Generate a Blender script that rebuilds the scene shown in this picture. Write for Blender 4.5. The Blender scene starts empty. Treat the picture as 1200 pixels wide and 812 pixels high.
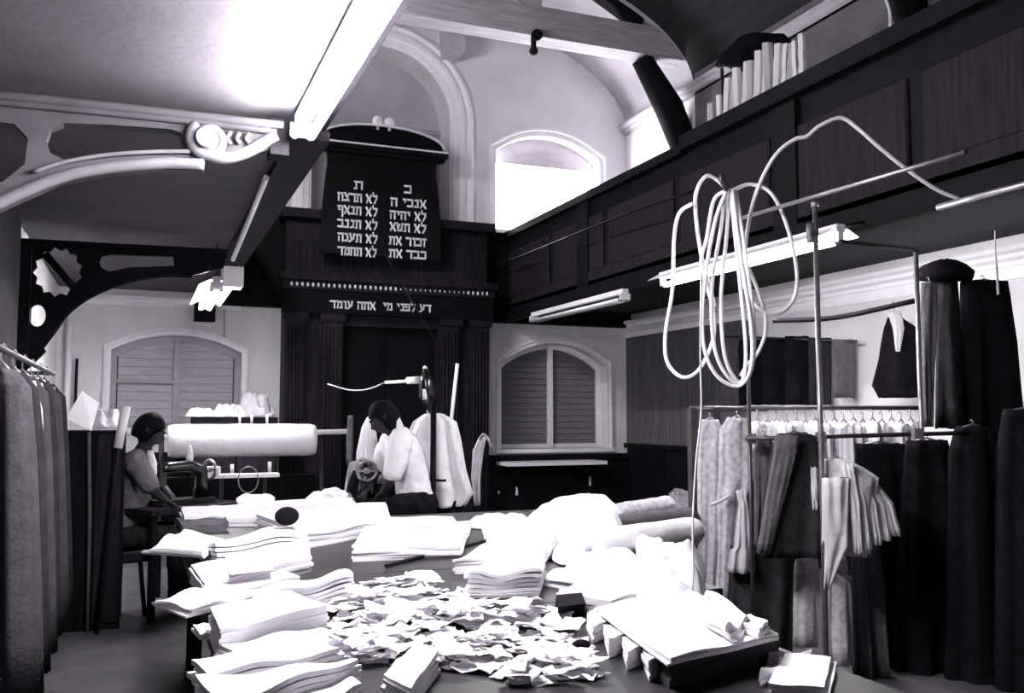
import bpy, bmesh, math, random
from mathutils import Vector, Matrix, noise

# ------------------------------------------------------------------ camera
F, CX, CY, H = 1080.0, 600.0, 406.0, 1.4
YAW = math.atan(435 / 1080.0); PIT = math.atan(82 / 1080.0)
cy_, sy_ = math.cos(YAW), math.sin(YAW); cp_, sp_ = math.cos(PIT), math.sin(PIT)
RIGHT = Vector((cy_, -sy_, 0)); FWD = Vector((sy_ * cp_, cy_ * cp_, sp_)); UP = Vector((-sy_ * sp_, -cy_ * sp_, cp_))
FLAT = Vector((sy_, cy_, 0))
EYE = Vector((0, 0, H))
def ray(px, py): return RIGHT * ((px - CX) / F) + UP * ((CY - py) / F) + FWD
def W(px, py, d): return EYE + ray(px, py) * d
def PY(px, py, Y): r = ray(px, py); return EYE + r * (Y / r.y)
def PX(px, py, X): r = ray(px, py); return EYE + r * (X / r.x)
def PZ(px, py, Z): r = ray(px, py); return EYE + r * ((Z - H) / r.z)
def proj_px(x, y, z):
    v = Vector((x, y, z)) - EYE; d = v.dot(FWD); return (CX + F * v.dot(RIGHT) / d, CY - F * v.dot(UP) / d, d)
COL = bpy.context.scene.collection

# ------------------------------------------------------------------ materials
MATS = {}
def mat(name, g, rough=0.7, var=0.12, scale=6.0, bump=0.0, bscale=40.0, stretch=(1, 1, 1), tint=None, spec=0.3, metal=0.0, sheen=0.0, trans=0.0):
    if g < .14 and not metal and name not in ('table_lino', 'black_enamel', 'dim_glass'): spec = min(spec, .04)
    m = bpy.data.materials.new(name); m.use_nodes = True; MATS[name] = m
    nt = m.node_tree; b = nt.nodes['Principled BSDF']
    t = tint if tint is not None else (1.0, 0.84, 1.13) if g < 0.02 else (1.0, 0.92, 1.06) if g < 0.3 else (1.0, 0.935, 1.045) if g < 0.6 else (1.0, 0.968, 1.025)
    c = [min(1, g * k) for k in t]
    tc = nt.nodes.new('ShaderNodeTexCoord'); mp = nt.nodes.new('ShaderNodeMapping'); mp.inputs['Scale'].default_value = stretch
    nz = nt.nodes.new('ShaderNodeTexNoise'); nz.inputs['Scale'].default_value = scale; nz.inputs['Detail'].default_value = 5
    cr = nt.nodes.new('ShaderNodeValToRGB')
    cr.color_ramp.elements[0].position = 0.3; cr.color_ramp.elements[1].position = 0.7
    cr.color_ramp.elements[0].color = [x * (1 - var) for x in c] + [1]
    cr.color_ramp.elements[1].color = [min(1, x * (1 + var)) for x in c] + [1]
    L = nt.links.new
    L(tc.outputs['Object'], mp.inputs['Vector']); L(mp.outputs['Vector'], nz.inputs['Vector']); L(nz.outputs['Fac'], cr.inputs['Fac']); L(cr.outputs['Color'], b.inputs['Base Color'])
    b.inputs['Roughness'].default_value = rough; b.inputs['Specular IOR Level'].default_value = spec; b.inputs['Metallic'].default_value = metal
    if sheen: b.inputs['Sheen Weight'].default_value = sheen
    if trans: b.inputs['Transmission Weight'].default_value = trans
    if bump:
        n2 = nt.nodes.new('ShaderNodeTexNoise'); n2.inputs['Scale'].default_value = bscale; n2.inputs['Detail'].default_value = 6
        bp = nt.nodes.new('ShaderNodeBump'); bp.inputs['Strength'].default_value = bump; bp.inputs['Distance'].default_value = 0.02
        L(mp.outputs['Vector'], n2.inputs['Vector']); L(n2.outputs['Fac'], bp.inputs['Height']); L(bp.outputs['Normal'], b.inputs['Normal'])
    return m
def emit(name, s, col=(1, 0.985, 1)):
    m = bpy.data.materials.new(name); m.use_nodes = True; MATS[name] = m
    b = m.node_tree.nodes['Principled BSDF']; b.inputs['Base Color'].default_value = (.9, .9, .9, 1)
    b.inputs['Emission Color'].default_value = (*col, 1); b.inputs['Emission Strength'].default_value = s
    return m
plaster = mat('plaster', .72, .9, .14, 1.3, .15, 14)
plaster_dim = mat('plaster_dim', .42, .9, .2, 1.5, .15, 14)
soffit_m = mat('soffit_board', .105, .9, .16, 1.8, .1, 20)
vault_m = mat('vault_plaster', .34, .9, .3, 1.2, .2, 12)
shade_bay_m = mat('shaded_ceiling_bays', .02, .8, .3, 2, .2, 20, (6, .5, 1))  # shade of the unlit nearer roof bays, put into the colour
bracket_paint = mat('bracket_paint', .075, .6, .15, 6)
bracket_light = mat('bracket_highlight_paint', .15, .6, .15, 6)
white_paint = mat('white_paint', .85, .5, .05, 8)
grey_paint = mat('grey_paint', .40, .5, .1, 6)
wood = mat('dark_oak', .007, .5, .45, 5, .12, 30, (7, 7, .5), spec=.2)
ark_oak = mat('ark_oak', .016, .5, .4, 5, .12, 30, (7, 7, .5), spec=.2)
wood_mid = mat('stained_oak', .017, .5, .4, 5, .12, 30, (7, 7, .5), spec=.15)
wood_black = mat('ebonised_wood', .006, .5, .3, 5)
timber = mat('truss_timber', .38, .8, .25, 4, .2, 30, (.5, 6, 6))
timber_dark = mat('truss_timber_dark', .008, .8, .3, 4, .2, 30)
iron = mat('cast_iron', .010, .55, .25, 9, .1, 60)
steel = mat('steel_tube', .30, .35, .2, 14, metal=.7)
steel_dark = mat('dark_steel_tube', .05, .4, .2, 14, metal=.4)
floor_m = mat('floor_lino', .085, .65, .3, 3)
table_m = mat('table_lino', .022, .42, .35, 3.5, .05, 30, spec=.14)
table_dark = mat('table_edge', .012, .5, .2, 8)
cloth_w = mat('white_cotton', .86, .95, .05, 7, .25, 26)
cloth_o = mat('offwhite_cotton', .70, .95, .1, 8, .3, 26)
cloth_l = mat('light_grey_cotton', .50, .95, .15, 9, .3, 26)
cloth_g = mat('grey_wool', .11, .95, .2, 12, .3, 40)
cloth_e = mat('smoke_wool', .055, .95, .2, 14, .3, 50)
cloth_c = mat('grey_drill', .15, .95, .15, 9, .3, 26)
cloth_d = mat('charcoal_wool', .028, .95, .25, 14, .3, 50)
cloth_k = mat('black_wool', .009, .95, .3, 14, .3, 50)
cloth_p = mat('speckled_print', .44, .95, .28, 34, .2, 40)
cloth_s = mat('striped_wool', .09, .95, .6, 14, .2, 40, (22, 22, .4))
cloth_t = mat('organza', .80, .9, .12, 9, .2, 30)
paper = mat('paper', .80, .9, .04, 8)
card = mat('grey_card', .5, .9, .06, 8)
skin = mat('dark_skin', .04, .5, .15, 12)
hair = mat('black_hair', .007, .7, .4, 60, .3, 120)
pvc = mat('pale_cable', .72, .45, .06, 9)
pvc_dark = mat('black_cable', .008, .5, .1, 9)
black_enamel = mat('black_enamel', .005, .25, .1, 9, spec=.6)
gilt = mat('cream_lettering', .80, .6, .05, 9)
blind_m = mat('blind_slats', .50, .7, .2, 5, 0, 1, (1, 1, 14))
blind_d = mat('dusty_blind_slats', .16, .6, .25, 5, 0, 1, (1, 1, 14))
glass_d = mat('dim_glass', .10, .2, .2, 3, spec=.6)
tube_a = emit('lit_tube_strong', 1.0)
tube_b = emit('lit_tube', 1.0)
tube_c = emit('lit_tube_soft', 1.0)
tube_g = emit('added_gallery_tube', 1.0)
sky_m = emit('bright_sky', 1.0)
tube_off = mat('unlit_tube', .75, .3, .03, 9)

# square letters as strokes (x0, y0, x1, y1, thickness) with their width
T_, R_ = .20, .16
GLYPHS = {
 'א': (.8, [(.03, 1, .77, 0, .2), (.75, 1, .55, .55, .14), (.08, 0, .28, .5, .14)]), 'ב': (.85, [(0, .9, .7, .9, T_), (.65, .9, .65, .1, R_), (0, .1, .85, .1, T_)]),
 'ג': (.6, [(.2, .9, .55, .9, T_), (.5, .9, .5, .1, .14), (.5, .3, .1, .02, R_)]), 'ד': (.85, [(0, .9, .85, .9, T_), (.65, .9, .65, 0, R_)]),
 'ה': (.8, [(0, .9, .8, .9, T_), (.72, .9, .72, 0, R_), (.12, .58, .12, 0, .14)]), 'ו': (.45, [(.1, .9, .4, .9, T_), (.35, .9, .35, 0, R_)]),
 'ז': (.5, [(0, .9, .5, .9, T_), (.28, .9, .25, 0, .14)]), 'ח': (.8, [(0, .9, .8, .9, T_), (.72, .9, .72, 0, R_), (.12, .9, .12, 0, .14)]),
 'י': (.45, [(.1, .9, .4, .9, T_), (.35, .9, .33, .55, R_)]), 'כ': (.72, [(0, .9, .65, .9, T_), (.65, .9, .65, .1, R_), (0, .1, .65, .1, T_)]),
 'ל': (.75, [(.1, 1.3, .1, .9, .14), (.1, .9, .7, .9, T_), (.65, .9, .62, .5, R_), (.62, .5, .3, 0, R_)]),
 'מ': (.8, [(.05, 1, .2, .6, R_), (.15, .8, .7, .9, T_), (.7, .9, .75, .1, R_), (.75, .1, .42, .1, T_), (.2, .6, .05, 0, .14)]),
 'נ': (.55, [(.1, .9, .5, .9, T_), (.45, .9, .45, .1, R_), (.05, .1, .5, .1, T_)]), 'ע': (.8, [(.1, 1, .35, .22, R_), (.7, 1, .6, .38, R_), (.6, .38, 0, 0, .18)]),
 'פ': (.75, [(0, .9, .7, .9, T_), (.68, .9, .68, .1, R_), (0, .1, .7, .1, T_), (.1, .9, .1, .5, .14), (.1, .5, .38, .5, .14)]),
 'ף': (.75, [(0, .9, .7, .9, T_), (.68, .9, .68, -.35, R_), (.1, .9, .1, .5, .14), (.1, .5, .38, .5, .14)]),
 'צ': (.78, [(.1, 1, .65, .1, .18), (.75, 1, .5, .5, .14), (0, .1, .75, .1, T_)]), 'ר': (.74, [(0, .9, .7, .9, T_), (.66, .9, .66, 0, R_)]),
 'ש': (.9, [(.05, 1, .2, .1, .14), (.45, .9, .2, .3, .14), (.85, 1, .7, .1, .14), (.15, .1, .75, .1, T_)]),
 'ת': (.82, [(.05, .9, .8, .9, T_), (.74, .9, .74, 0, R_), (.2, .9, .2, .1, .14), (0, .06, .25, .06, R_)]) }

# ------------------------------------------------------------------ mesh builder
class MB:
    def __init__(s): s.v = []; s.f = []; s.sm = []
    def add(s, vs, fs, smooth=False):
        o = len(s.v); s.v += [Vector(v) for v in vs]
        for f in fs: s.f.append([i + o for i in f]); s.sm.append(smooth)
        return s
    def box(s, a, b):
        x0, y0, z0 = a; x1, y1, z1 = b
        vs = [(x0, y0, z0), (x1, y0, z0), (x1, y1, z0), (x0, y1, z0), (x0, y0, z1), (x1, y0, z1), (x1, y1, z1), (x0, y1, z1)]
        return s.add(vs, [(3, 2, 1, 0), (4, 5, 6, 7), (0, 1, 5, 4), (1, 2, 6, 5), (2, 3, 7, 6), (3, 0, 4, 7)])
    def obox(s, c, ax, ay, az):        # oriented box: centre and three half-axis vectors
        c = Vector(c); vs = []
        for k in (-1, 1):
            for (i, j) in ((-1, -1), (1, -1), (1, 1), (-1, 1)): vs.append(c + ax * i + ay * j + az * k)
        return s.add(vs, [(3, 2, 1, 0), (4, 5, 6, 7), (0, 1, 5, 4), (1, 2, 6, 5), (2, 3, 7, 6), (3, 0, 4, 7)])
    def tube(s, pts, r, n=10, cap=True):
        pts = [Vector(p) for p in pts]; N = len(pts); rs = r if isinstance(r, (list, tuple)) else [r] * N
        vs = []; prev = None
        for i, p in enumerate(pts):
            t = (pts[min(i + 1, N - 1)] - pts[max(i - 1, 0)]).normalized()
            if prev is None:
                a = Vector((0, 0, 1)) if abs(t.z) < .9 else Vector((1, 0, 0)); u = t.cross(a).normalized()
            else: u = (prev - t * prev.dot(t)).normalized()
            prev = u; w = t.cross(u)
            for k in range(n):
                q = 2 * math.pi * k / n; vs.append(p + (u * math.cos(q) + w * math.sin(q)) * rs[i])
        fs = [(i * n + k, i * n + (k + 1) % n, (i + 1) * n + (k + 1) % n, (i + 1) * n + k) for i in range(N - 1) for k in range(n)]
        s.add(vs, fs, True)
        if cap:
            o = len(s.v) - len(vs); s.f.append([o + k for k in range(n)][::-1]); s.f.append([o + (N - 1) * n + k for k in range(n)]); s.sm += [False, False]
        return s
    def ball(s, c, rx, ry=None, rz=None, nu=16, nv=10):
        ry = ry or rx; rz = rz or rx; c = Vector(c); vs = [c + Vector((0, 0, -rz))]
        for j in range(1, nv):
            p = -math.pi / 2 + math.pi * j / nv
            for k in range(nu):
                q = 2 * math.pi * k / nu; vs.append(c + Vector((rx * math.cos(p) * math.cos(q), ry * math.cos(p) * math.sin(q), rz * math.sin(p))))
        vs.append(c + Vector((0, 0, rz))); fs = []
        for k in range(nu): fs.append((0, 1 + (k + 1) % nu, 1 + k))
        for j in range(nv - 2):
            for k in range(nu): a = 1 + j * nu + k; b = 1 + j * nu + (k + 1) % nu; fs.append((a, b, b + nu, a + nu))
        l = len(vs) - 1; o = 1 + (nv - 2) * nu
        for k in range(nu): fs.append((o + k, o + (k + 1) % nu, l))
        return s.add(vs, fs, True)
    def rings(s, rings, smooth=True, cap=True):
        n = len(rings[0]); vs = [p for r in rings for p in r]
        fs = [(i * n + k, i * n + (k + 1) % n, (i + 1) * n + (k + 1) % n, (i + 1) * n + k) for i in range(len(rings) - 1) for k in range(n)]
        s.add(vs, fs, smooth)
        if cap:
            o = len(s.v) - len(vs); s.f.append([o + k for k in range(n)][::-1]); s.f.append([o + (len(rings) - 1) * n + k for k in range(n)]); s.sm += [smooth, smooth]
        return s
    def sweep(s, path, prof, closed=False):   # path: list of (point, side, up) ; prof: list of (a,b)
        vs = []
        for p, a, b in path:
            for (i, j) in prof: vs.append(Vector(p) + a * i + b * j)
        n = len(prof); N = len(path)
        fs = [(i * n + k, i * n + k + 1, (i + 1) * n + k + 1, (i + 1) * n + k) for i in range(N - 1) for k in range(n - 1)]
        return s.add(vs, fs, False)
    def grid(s, P, smooth=True):       # P[i][j]
        a = len(P); b = len(P[0]); vs = [p for r in P for p in r]
        return s.add(vs, [(i * b + j, i * b + j + 1, (i + 1) * b + j + 1, (i + 1) * b + j) for i in range(a - 1) for j in range(b - 1)], smooth)
    def mesh(s, m):                    # append an existing mesh datablock
        return s.add([v.co.copy() for v in m.vertices], [list(p.vertices) for p in m.polygons])
    def plate(s, outline, holes, th, O, U, V, N):   # 2-D outline with holes, extruded th along N
        O = Vector(O); c = bpy.data.curves.new('tmp', 'CURVE'); c.dimensions = '2D'; c.fill_mode = 'BOTH'; c.extrude = th / 2
        for pts in [outline] + list(holes):
            sp = c.splines.new('POLY'); sp.points.add(len(pts) - 1)
            for q, p in zip(sp.points, pts): q.co = (p[0], p[1], 0, 1)
            sp.use_cyclic_u = True
        o = bpy.data.objects.new('tmp', c); m = bpy.data.meshes.new_from_object(o)
        s.add([O + U * v.co.x + V * v.co.y + N * v.co.z for v in m.vertices], [list(p.vertices) for p in m.polygons])
        bpy.data.objects.remove(o); bpy.data.meshes.remove(m); bpy.data.curves.remove(c)
        return s
    def hebrew(s, body, width, height, O, U, V, N, th=.008):
        """a line of square Hebrew letters, built stroke by stroke, laid out right to left"""
        x = 0.0; strokes = []
        for c in body:
            if c == ' ': x += .55; continue
            w, st = GLYPHS[c]; x += w
            for (a, b, e, f, t) in st: strokes.append((a - x, b, e - x, f, t))
            x += .20
        k = width / (x - .20); h = height
        for a, b, e, f, t in strokes:
            p = Vector(((a + (x - .2) / 2) * k, b * h)); q = Vector(((e + (x - .2) / 2) * k, f * h)); d = (q - p); l = d.length; d.normalize(); n = Vector((-d.y, d.x))
            hw = t * h * .5 * 1.15; ax = U * d.x + V * d.y; an = U * n.x + V * n.y; m = (p + q) / 2
            s.obox(Vector(O) + U * m.x + V * m.y + N * th / 2, ax * (l / 2 + hw * .6), an * hw, N * th / 2)
        return s
    def build(s, name, m, parent=None, base=True, mods=None, fix=True):
        if parent is None:
            n = len(s.v); o0 = Vector((sum(v.x for v in s.v) / n, sum(v.y for v in s.v) / n, min(v.z for v in s.v))) if base else Vector((0, 0, 0))
        else: o0 = root_loc(parent)
        me = bpy.data.meshes.new(name); me.from_pydata([tuple(v - o0) for v in s.v], [], s.f)
        me.polygons.foreach_set('use_smooth', s.sm); me.update()
        if fix:
            bm = bmesh.new(); bm.from_mesh(me); bmesh.ops.recalc_face_normals(bm, faces=bm.faces); bm.to_mesh(me); bm.free()
        o = bpy.data.objects.new(name, me); COL.objects.link(o); me.materials.append(m)
        if parent is None: o.location = o0
        else: o.parent = parent
        return o
def root_loc(o):
    l = Vector((0, 0, 0))
    while o is not None: l += o.location; o = o.parent
    return l
def tag(o, label=None, cat=None, group=None, kind=None):
    if label: o['label'] = label
    if cat: o['category'] = cat
    if group: o['group'] = group
    if kind: o['kind'] = kind
    return o
def thing(name, loc, label, cat, group=None):
    o = bpy.data.objects.new(name, None); COL.objects.link(o); o.location = Vector(loc); o.empty_display_size = .1
    return tag(o, label, cat, group)
def struct(o): o['kind'] = 'structure'; return o
def bevel(o, w=.006, seg=2):
    m = o.modifiers.new('bevel', 'BEVEL'); m.width = w; m.segments = seg; m.limit_method = 'ANGLE'; return o
def subsurf(o, n=1):
    m = o.modifiers.new('sub', 'SUBSURF'); m.levels = n; m.render_levels = n; return o
X_, Y_, Z_ = Vector((1, 0, 0)), Vector((0, 1, 0)), Vector((0, 0, 1))
def arc_pts(cx, cz, r, a0, a1, n, rz=None):
    rz = rz or r
    return [(cx + r * math.cos(a0 + (a1 - a0) * i / n), cz + rz * math.sin(a0 + (a1 - a0) * i / n)) for i in range(n + 1)]
def spline(pts, n=8):
    pts = [Vector(p) for p in pts]; out = []
    P = [pts[0] * 2 - pts[1]] + pts + [pts[-1] * 2 - pts[-2]]
    for i in range(1, len(P) - 2):
        p0, p1, p2, p3 = P[i - 1:i + 3]
        for k in range(n):
            t = k / n; out.append(.5 * ((2 * p1) + (p2 - p0) * t + (2 * p0 - 5 * p1 + 4 * p2 - p3) * t * t + (3 * p1 - p0 - 3 * p2 + p3) * t ** 3))
    return out + [pts[-1]]

# ------------------------------------------------------------------ room shell
D = 10.6; XL, XR = -0.82, 5.9
struct(MB().box((XL - .2, -2.6, -.12), (XR + .2, D + .5, 0)).build('floor', floor_m))
struct(MB().box((XL - .2, -2.6, 0), (XL, D + .5, 6.6)).build('wall_left', plaster))
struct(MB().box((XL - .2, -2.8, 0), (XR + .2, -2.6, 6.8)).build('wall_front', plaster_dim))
def seg_top(x0, x1, sill, spring, top, n=14):     # opening with a low segmental arch
    w = (x1 - x0) / 2; h = top - spring; R = (w * w + h * h) / (2 * h); c = (x0 + x1) / 2; zc = top - R; a = math.asin(w / R)
    return [(x0, sill), (x1, sill)] + arc_pts(c, zc, R, math.pi / 2 - a, math.pi / 2 + a, n)
VC, VW, VZ, VH = 2.6, 3.3, 5.2, 1.35             # nave vault: centre, half width, springing, rise
def vault(n, k=1.0): return arc_pts(VC, VZ, VW * k, 0, math.pi, n, VH * k)
NI, NO, NZ, NC = .84, 1.12, 5.0, 2.6             # niche arch radii, springing height and centre
op1 = seg_top(-.30, 1.03, 1.28, 2.10, 2.28)
op2 = seg_top(4.12, 5.58, 1.00, 2.05, 2.32)
op3 = seg_top(4.04, 5.48, 3.72, 4.72, 4.98)
niche = [(NC - NI, 3.3), (NC + NI, 3.3)] + arc_pts(NC, NZ, NI, 0, math.pi, 24)
wb = MB().plate([(XL, 0), (XR, 0), (XR, VZ)] + vault(40)[1:-1] + [(XL, VZ)], [op1, op2, op3, niche], .4, (0, D + .2, 0), X_, Z_, Y_)
struct(wb.build('wall_back', plaster))
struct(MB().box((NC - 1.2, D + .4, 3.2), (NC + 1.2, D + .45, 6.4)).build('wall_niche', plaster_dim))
# right wall: plastered, panelled below
struct(MB().box((XR, -2.6, 0), (XR + .2, D + .5, 6.6)).build('wall_right', plaster))
# vaulted ceiling: plastered bay at the far end, nearer bays coloured dark for the unlit roof
def vault_sheet(y0, y1, m, name):
    P = [[Vector((x, y, z)) for (x, z) in vault(40)] for y in (y0, y1)]
    Q = [[Vector((x, y, z + .12)) for (x, z) in vault(40, 1.01)] for y in (y0, y1)]
    mb = MB().grid(P).grid(Q); o = mb.build(name, m, fix=False); return struct(o)
vault_sheet(8.95, D + .3, vault_m, 'ceiling'); vault_sheet(-2.6, 8.95, shade_bay_m, 'ceiling.001')

# mouldings: arch architrave round the niche, cornices, skirtings
prof = [(-.30, 0), (-.30, .05), (-.26, .07), (-.22, .05), (-.18, .05), (-.17, .09), (-.10, .09), (-.09, .06), (-.03, .06), (-.02, .03), (0, .03), (0, 0)]
path = [(Vector((NC - NI, D, 3.3)), -X_ * -1, -Y_)]
path = []
for (x, z) in [(NC + NI, 3.3), (NC + NI, 4.2)] + arc_pts(NC, NZ, NI, 0, math.pi, 36) + [(NC - NI, 4.2), (NC - NI, 3.3)]:
    if z < NZ: rad = X_ if x > NC else -X_
    else: rad = Vector((x - NC, 0, z - NZ)).normalized()
    path.append((Vector((x, D, z)), -rad, -Y_))
struct(MB().sweep(path, prof).build('trim_1', white_paint))
def hood(op, w, d, name, m=white_paint):          # moulded band round a window head
    pts = op[1:] + [op[0]]; path = []
    cx = sum(p[0] for p in op[:2]) / 2; zc = op[1][1]
    for i, (x, z) in enumerate(pts):
        if i in (0, len(pts) - 1): r = X_ if x > cx else -X_
        else: r = Vector((x - cx, 0, (z - zc) * .9)).normalized(); r = (Vector((0, 0, 1)) + Vector(((x - cx) * .35, 0, 0))).normalized()
        if i in (1, len(pts) - 2): r = (r + (X_ if x > cx else -X_)).normalized() * 1.2
        path.append((Vector((x, D, z)), -r, -Y_))
    return struct(MB().sweep(path, [(-w, 0), (-w, d), (-w * .7, d), (-w * .6, d * .6), (0, d * .6), (0, 0)]).build(name, m))
hood(op1, .07, .05, 'trim_2'); hood(op2, .07, .04, 'trim_3'); hood(op3, .10, .06, 'trim_4')
cor = [(0, 0), (.03, 0), (.03, .03), (.07, .05), (.07, .08), (.11, .10), (.11, .13), (0, .13)]
struct(MB().sweep([(Vector((XR, y, 5.12)), -X_, Z_) for y in (-2.5, D)], cor).build('trim_5', grey_paint))
struct(MB().sweep([(Vector((XR, y, 2.50)), -X_, Z_) for y in (-2.5, D)], [(0, -.1), (.02, -.1), (.02, -.02)] + [(a, b + .0) for a, b in cor]).build('trim_6', white_paint))
struct(MB().sweep([(Vector((x, D + .4, 4.93)), -Y_, Z_) for x in (NC - NI, NC + NI)], [(0, 0), (.02, 0), (.04, .03), (.02, .05), (.03, .08), (0, .08)]).build('trim_7', grey_paint))
struct(MB().sweep([(Vector((x, D, 2.60)), -Y_, Z_) for x in (XL, 1.0)], [(0, -.02), (.03, -.02), (.03, .02), (.06, .04), (.06, .08), (0, .08)]).build('trim_8', white_paint))
# dark panelled dado along the back and right walls
def dado(x0, x1, z1, name, y=D):
    mb = MB().box((x0, y - .05, 0), (x1, y, z1)); n = max(1, round((x1 - x0) / .55)); w = (x1 - x0) / n
    for i in range(n):
        for a, b in ((x0 + i * w, x0 + i * w + .05), (x0 + (i + 1) * w - .05, x0 + (i + 1) * w)): mb.box((a, y - .07, 0), (b, y - .049, z1))
    mb.box((x0, y - .09, z1 - .07), (x1, y - .051, z1)).box((x0, y - .075, 0), (x1, y - .051, .14))
    return struct(mb.build(name, wood))
dado(XL, 1.42, 1.02, 'trim_9'); dado(3.84, XR, .93, 'trim_10')
mb = MB()
for i in range(14):
    y0 = -2.5 + i * .935; mb.box((XR - .03, y0 + .01, 0), (XR, y0 + .925, 1.0)).box((XR - .05, y0, 0), (XR - .001, y0 + .05, 1.0))
mb.box((XR - .07, -2.5, 1.0), (XR, D, 1.06)); struct(mb.build('trim_11', wood))
# grained boarding of the far right-hand wall, between dado and cornice
mb = MB()
for i in range(16):
    y0 = 8.0 + i * .162; mb.box((XR - .03, y0 + .004, 1.06), (XR - .001, y0 + .158, 2.42))
struct(mb.build('trim_12', mat('matchboard', .10, .6, .3, 5, .1, 30, (7, 7, .5))))
struct(MB().box((XR - .03, -2.5, 3.0), (XR - .001, 8.9, 6.0)).build('trim_15', mat('upper_wall_shade', .12, .8, .25, 3)))  # dark sheet over the near upper wall, painting the dimness there
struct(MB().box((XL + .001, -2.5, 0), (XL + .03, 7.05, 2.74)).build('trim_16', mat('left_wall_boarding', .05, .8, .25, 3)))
# dark timber bands on the back wall either side of the ark, at gallery level
struct(MB().box((.80, D - .10, 2.62), (1.46, D - .001, 4.35)).box((.80, D - .14, 3.62), (1.46, D - .1, 3.72)).build('trim_13', wood))
struct(MB().box((3.80, D - .10, 2.55), (XR, D - .001, 3.62)).box((3.80, D - .14, 3.56), (XR, D - .1, 3.66)).build('trim_14', wood))

# ------------------------------------------------------------------ windows
def window(n, op, nb, bm_, fr, mullx, daylight=False):
    x0, x1, sill = op[0][0], op[1][0], op[0][1]; top = max(p[1] for p in op); spring = op[2][1]
    root = bpy.data.objects.new('window_%d' % n, None); COL.objects.link(root); root.location = ((x0 + x1) / 2, D + .18, sill); struct(root)
    cx = (x0 + x1) / 2; cz = (sill + top) / 2
    def inset(k): return [(x + (k if x < cx - .01 else -k if x > cx + .01 else 0), z + (k if z < sill + .01 else -k)) for x, z in op]
    MB().plate(op, [inset(.055)], .07, (0, D + .2, 0), X_, Z_, Y_).build('frame', fr, root)
    MB().plate(inset(.02), [], .012, (0, D + .235, 0), X_, Z_, Y_).build('pane', sky_m if daylight else glass_d, root)
    for mx in mullx: MB().box((mx - .03, D + .14, sill + .03), (mx + .03, D + .23, top - .03)).build('mullion', fr, root)
    if nb:
        mb = MB(); zs = sill + .07
        while zs < top - .08:
            half = (x1 - x0) / 2 - .07
            if zs > spring: half *= math.sqrt(max(.02, 1 - ((zs - spring) / (top - spring)) ** 1.5))
            mb.obox((cx, D + .20, zs), X_ * half, Vector((0, .012, .045)), Vector((0, -.003, .0015))); zs += (top - sill) / nb
        tag(mb.build('blind', bm_, root), kind='stuff')
    MB().box((x0 - .08, D - .06, sill - .05), (x1 + .08, D + .2, sill)).build('sill', white_paint, root)
    return root
w1 = window(1, op1, 11, blind_m, grey_paint, [.36])
MB().box((-.24, D + .135, 1.76), (.36, D + .16, 1.80)).build('transom', grey_paint, w1)
w2 = window(2, op2, 17, blind_d, white_paint, [4.86])
w3 = window(3, op3, 0, None, white_paint, [], True)
MB().plate([(4.10, 4.62), (5.42, 4.62)] + op3[2:], [], .02, (0, D + .15, 0), X_, Z_, Y_).build('head_board', grey_paint, w3)
# ------------------------------------------------------------------ galleries
g = thing('gallery_balcony', (5.0, 4, 2.58), 'long dark timber gallery on the right wall with panelled front', 'gallery')
GY0, GY1 = -2.4, D - .02
MB().box((4.16, GY0, 2.72), (XR - .01, GY1, 2.86)).build('soffit', wood_mid, g)
gf = MB().box((4.20, GY0, 2.58), (4.27, GY1, 3.66)).build('front', wood, g)
for i in range(10):
    y0 = GY1 - .05 - i * 1.3; bevel(MB().box((4.175, y0 - 1.24, 2.86), (4.1995, y0 - .05, 3.42)).build('panel', wood_mid, gf), .012, 1)
MB().box((4.14, GY0, 2.56), (4.199, GY1, 2.70)).box((4.16, GY0, 2.70), (4.199, GY1, 2.76)).build('moulding', wood, g)
MB().box((4.12, GY0, 3.62), (4.36, 6.5, 3.74)).box((4.14, 6.5, 3.60), (4.36, GY1, 3.68)).build('rail', wood, g)
for y in (0.4, 5.2, 8.4): MB().box((4.155, y - .13, 2.5), (4.199, y + .13, 3.60)).build('pilaster', wood, g)
g2 = thing('gallery_balcony', (0, 4, 2.7), 'pale-soffited gallery overhead on the left wall', 'gallery')
MB().box((XL + .01, GY0, 2.75), (.74, GY1, 2.87)).build('soffit', soffit_m, g2)
MB().box((.70, GY0, 2.752), (.78, GY1, 3.70)).build('front', wood, g2)
MB().box((.62, 4.3, 2.70), (.80, GY1, 2.749)).build('moulding', wood_mid, g2)
MB().box((.66, GY0, 3.70), (.79, GY1, 3.78)).build('rail', wood, g2)

# near bracket (painted) and far bracket (black iron), both spanning out from the left wall
def pl(Y): return lambda px: [(PY(x, y, Y).x, PY(x, y, Y).z) for x, y in px]
Yn = 4.1; q = pl(Yn)
br = thing('gallery_bracket', (-.1, Yn, 2.3), 'grey painted scroll-ended bracket under the left gallery, nearest the camera', 'bracket', )
mb = MB().plate(q([(-60, 112), (60, 122), (310, 150), (334, 158), (332, 172), (300, 182), (262, 192), (240, 190), (238, 203), (190, 201), (120, 206), (70, 216), (20, 238), (-60, 275)]),
    [q([(55, 168), (60, 153), (75, 147), (130, 149), (200, 154), (212, 158), (215, 178), (205, 180), (150, 182), (100, 187), (75, 189), (60, 182)]),
     q([(-50, 140), (18, 148), (34, 165), (30, 195), (5, 215), (-50, 235)])], .07, (0, Yn, 0), X_, Z_, Y_)
mb.build('web', bracket_paint, br)
def rim(px, r, Y=Yn, dy=-.05): return MB().tube(spline([PY(x, y, Y) + Vector((0, dy, 0)) for x, y in px], 6), r, 10)
rim([(-60, 270), (20, 232), (70, 212), (120, 201), (190, 195), (238, 196)], .024).build('lower_moulding', bracket_light, br)
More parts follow.
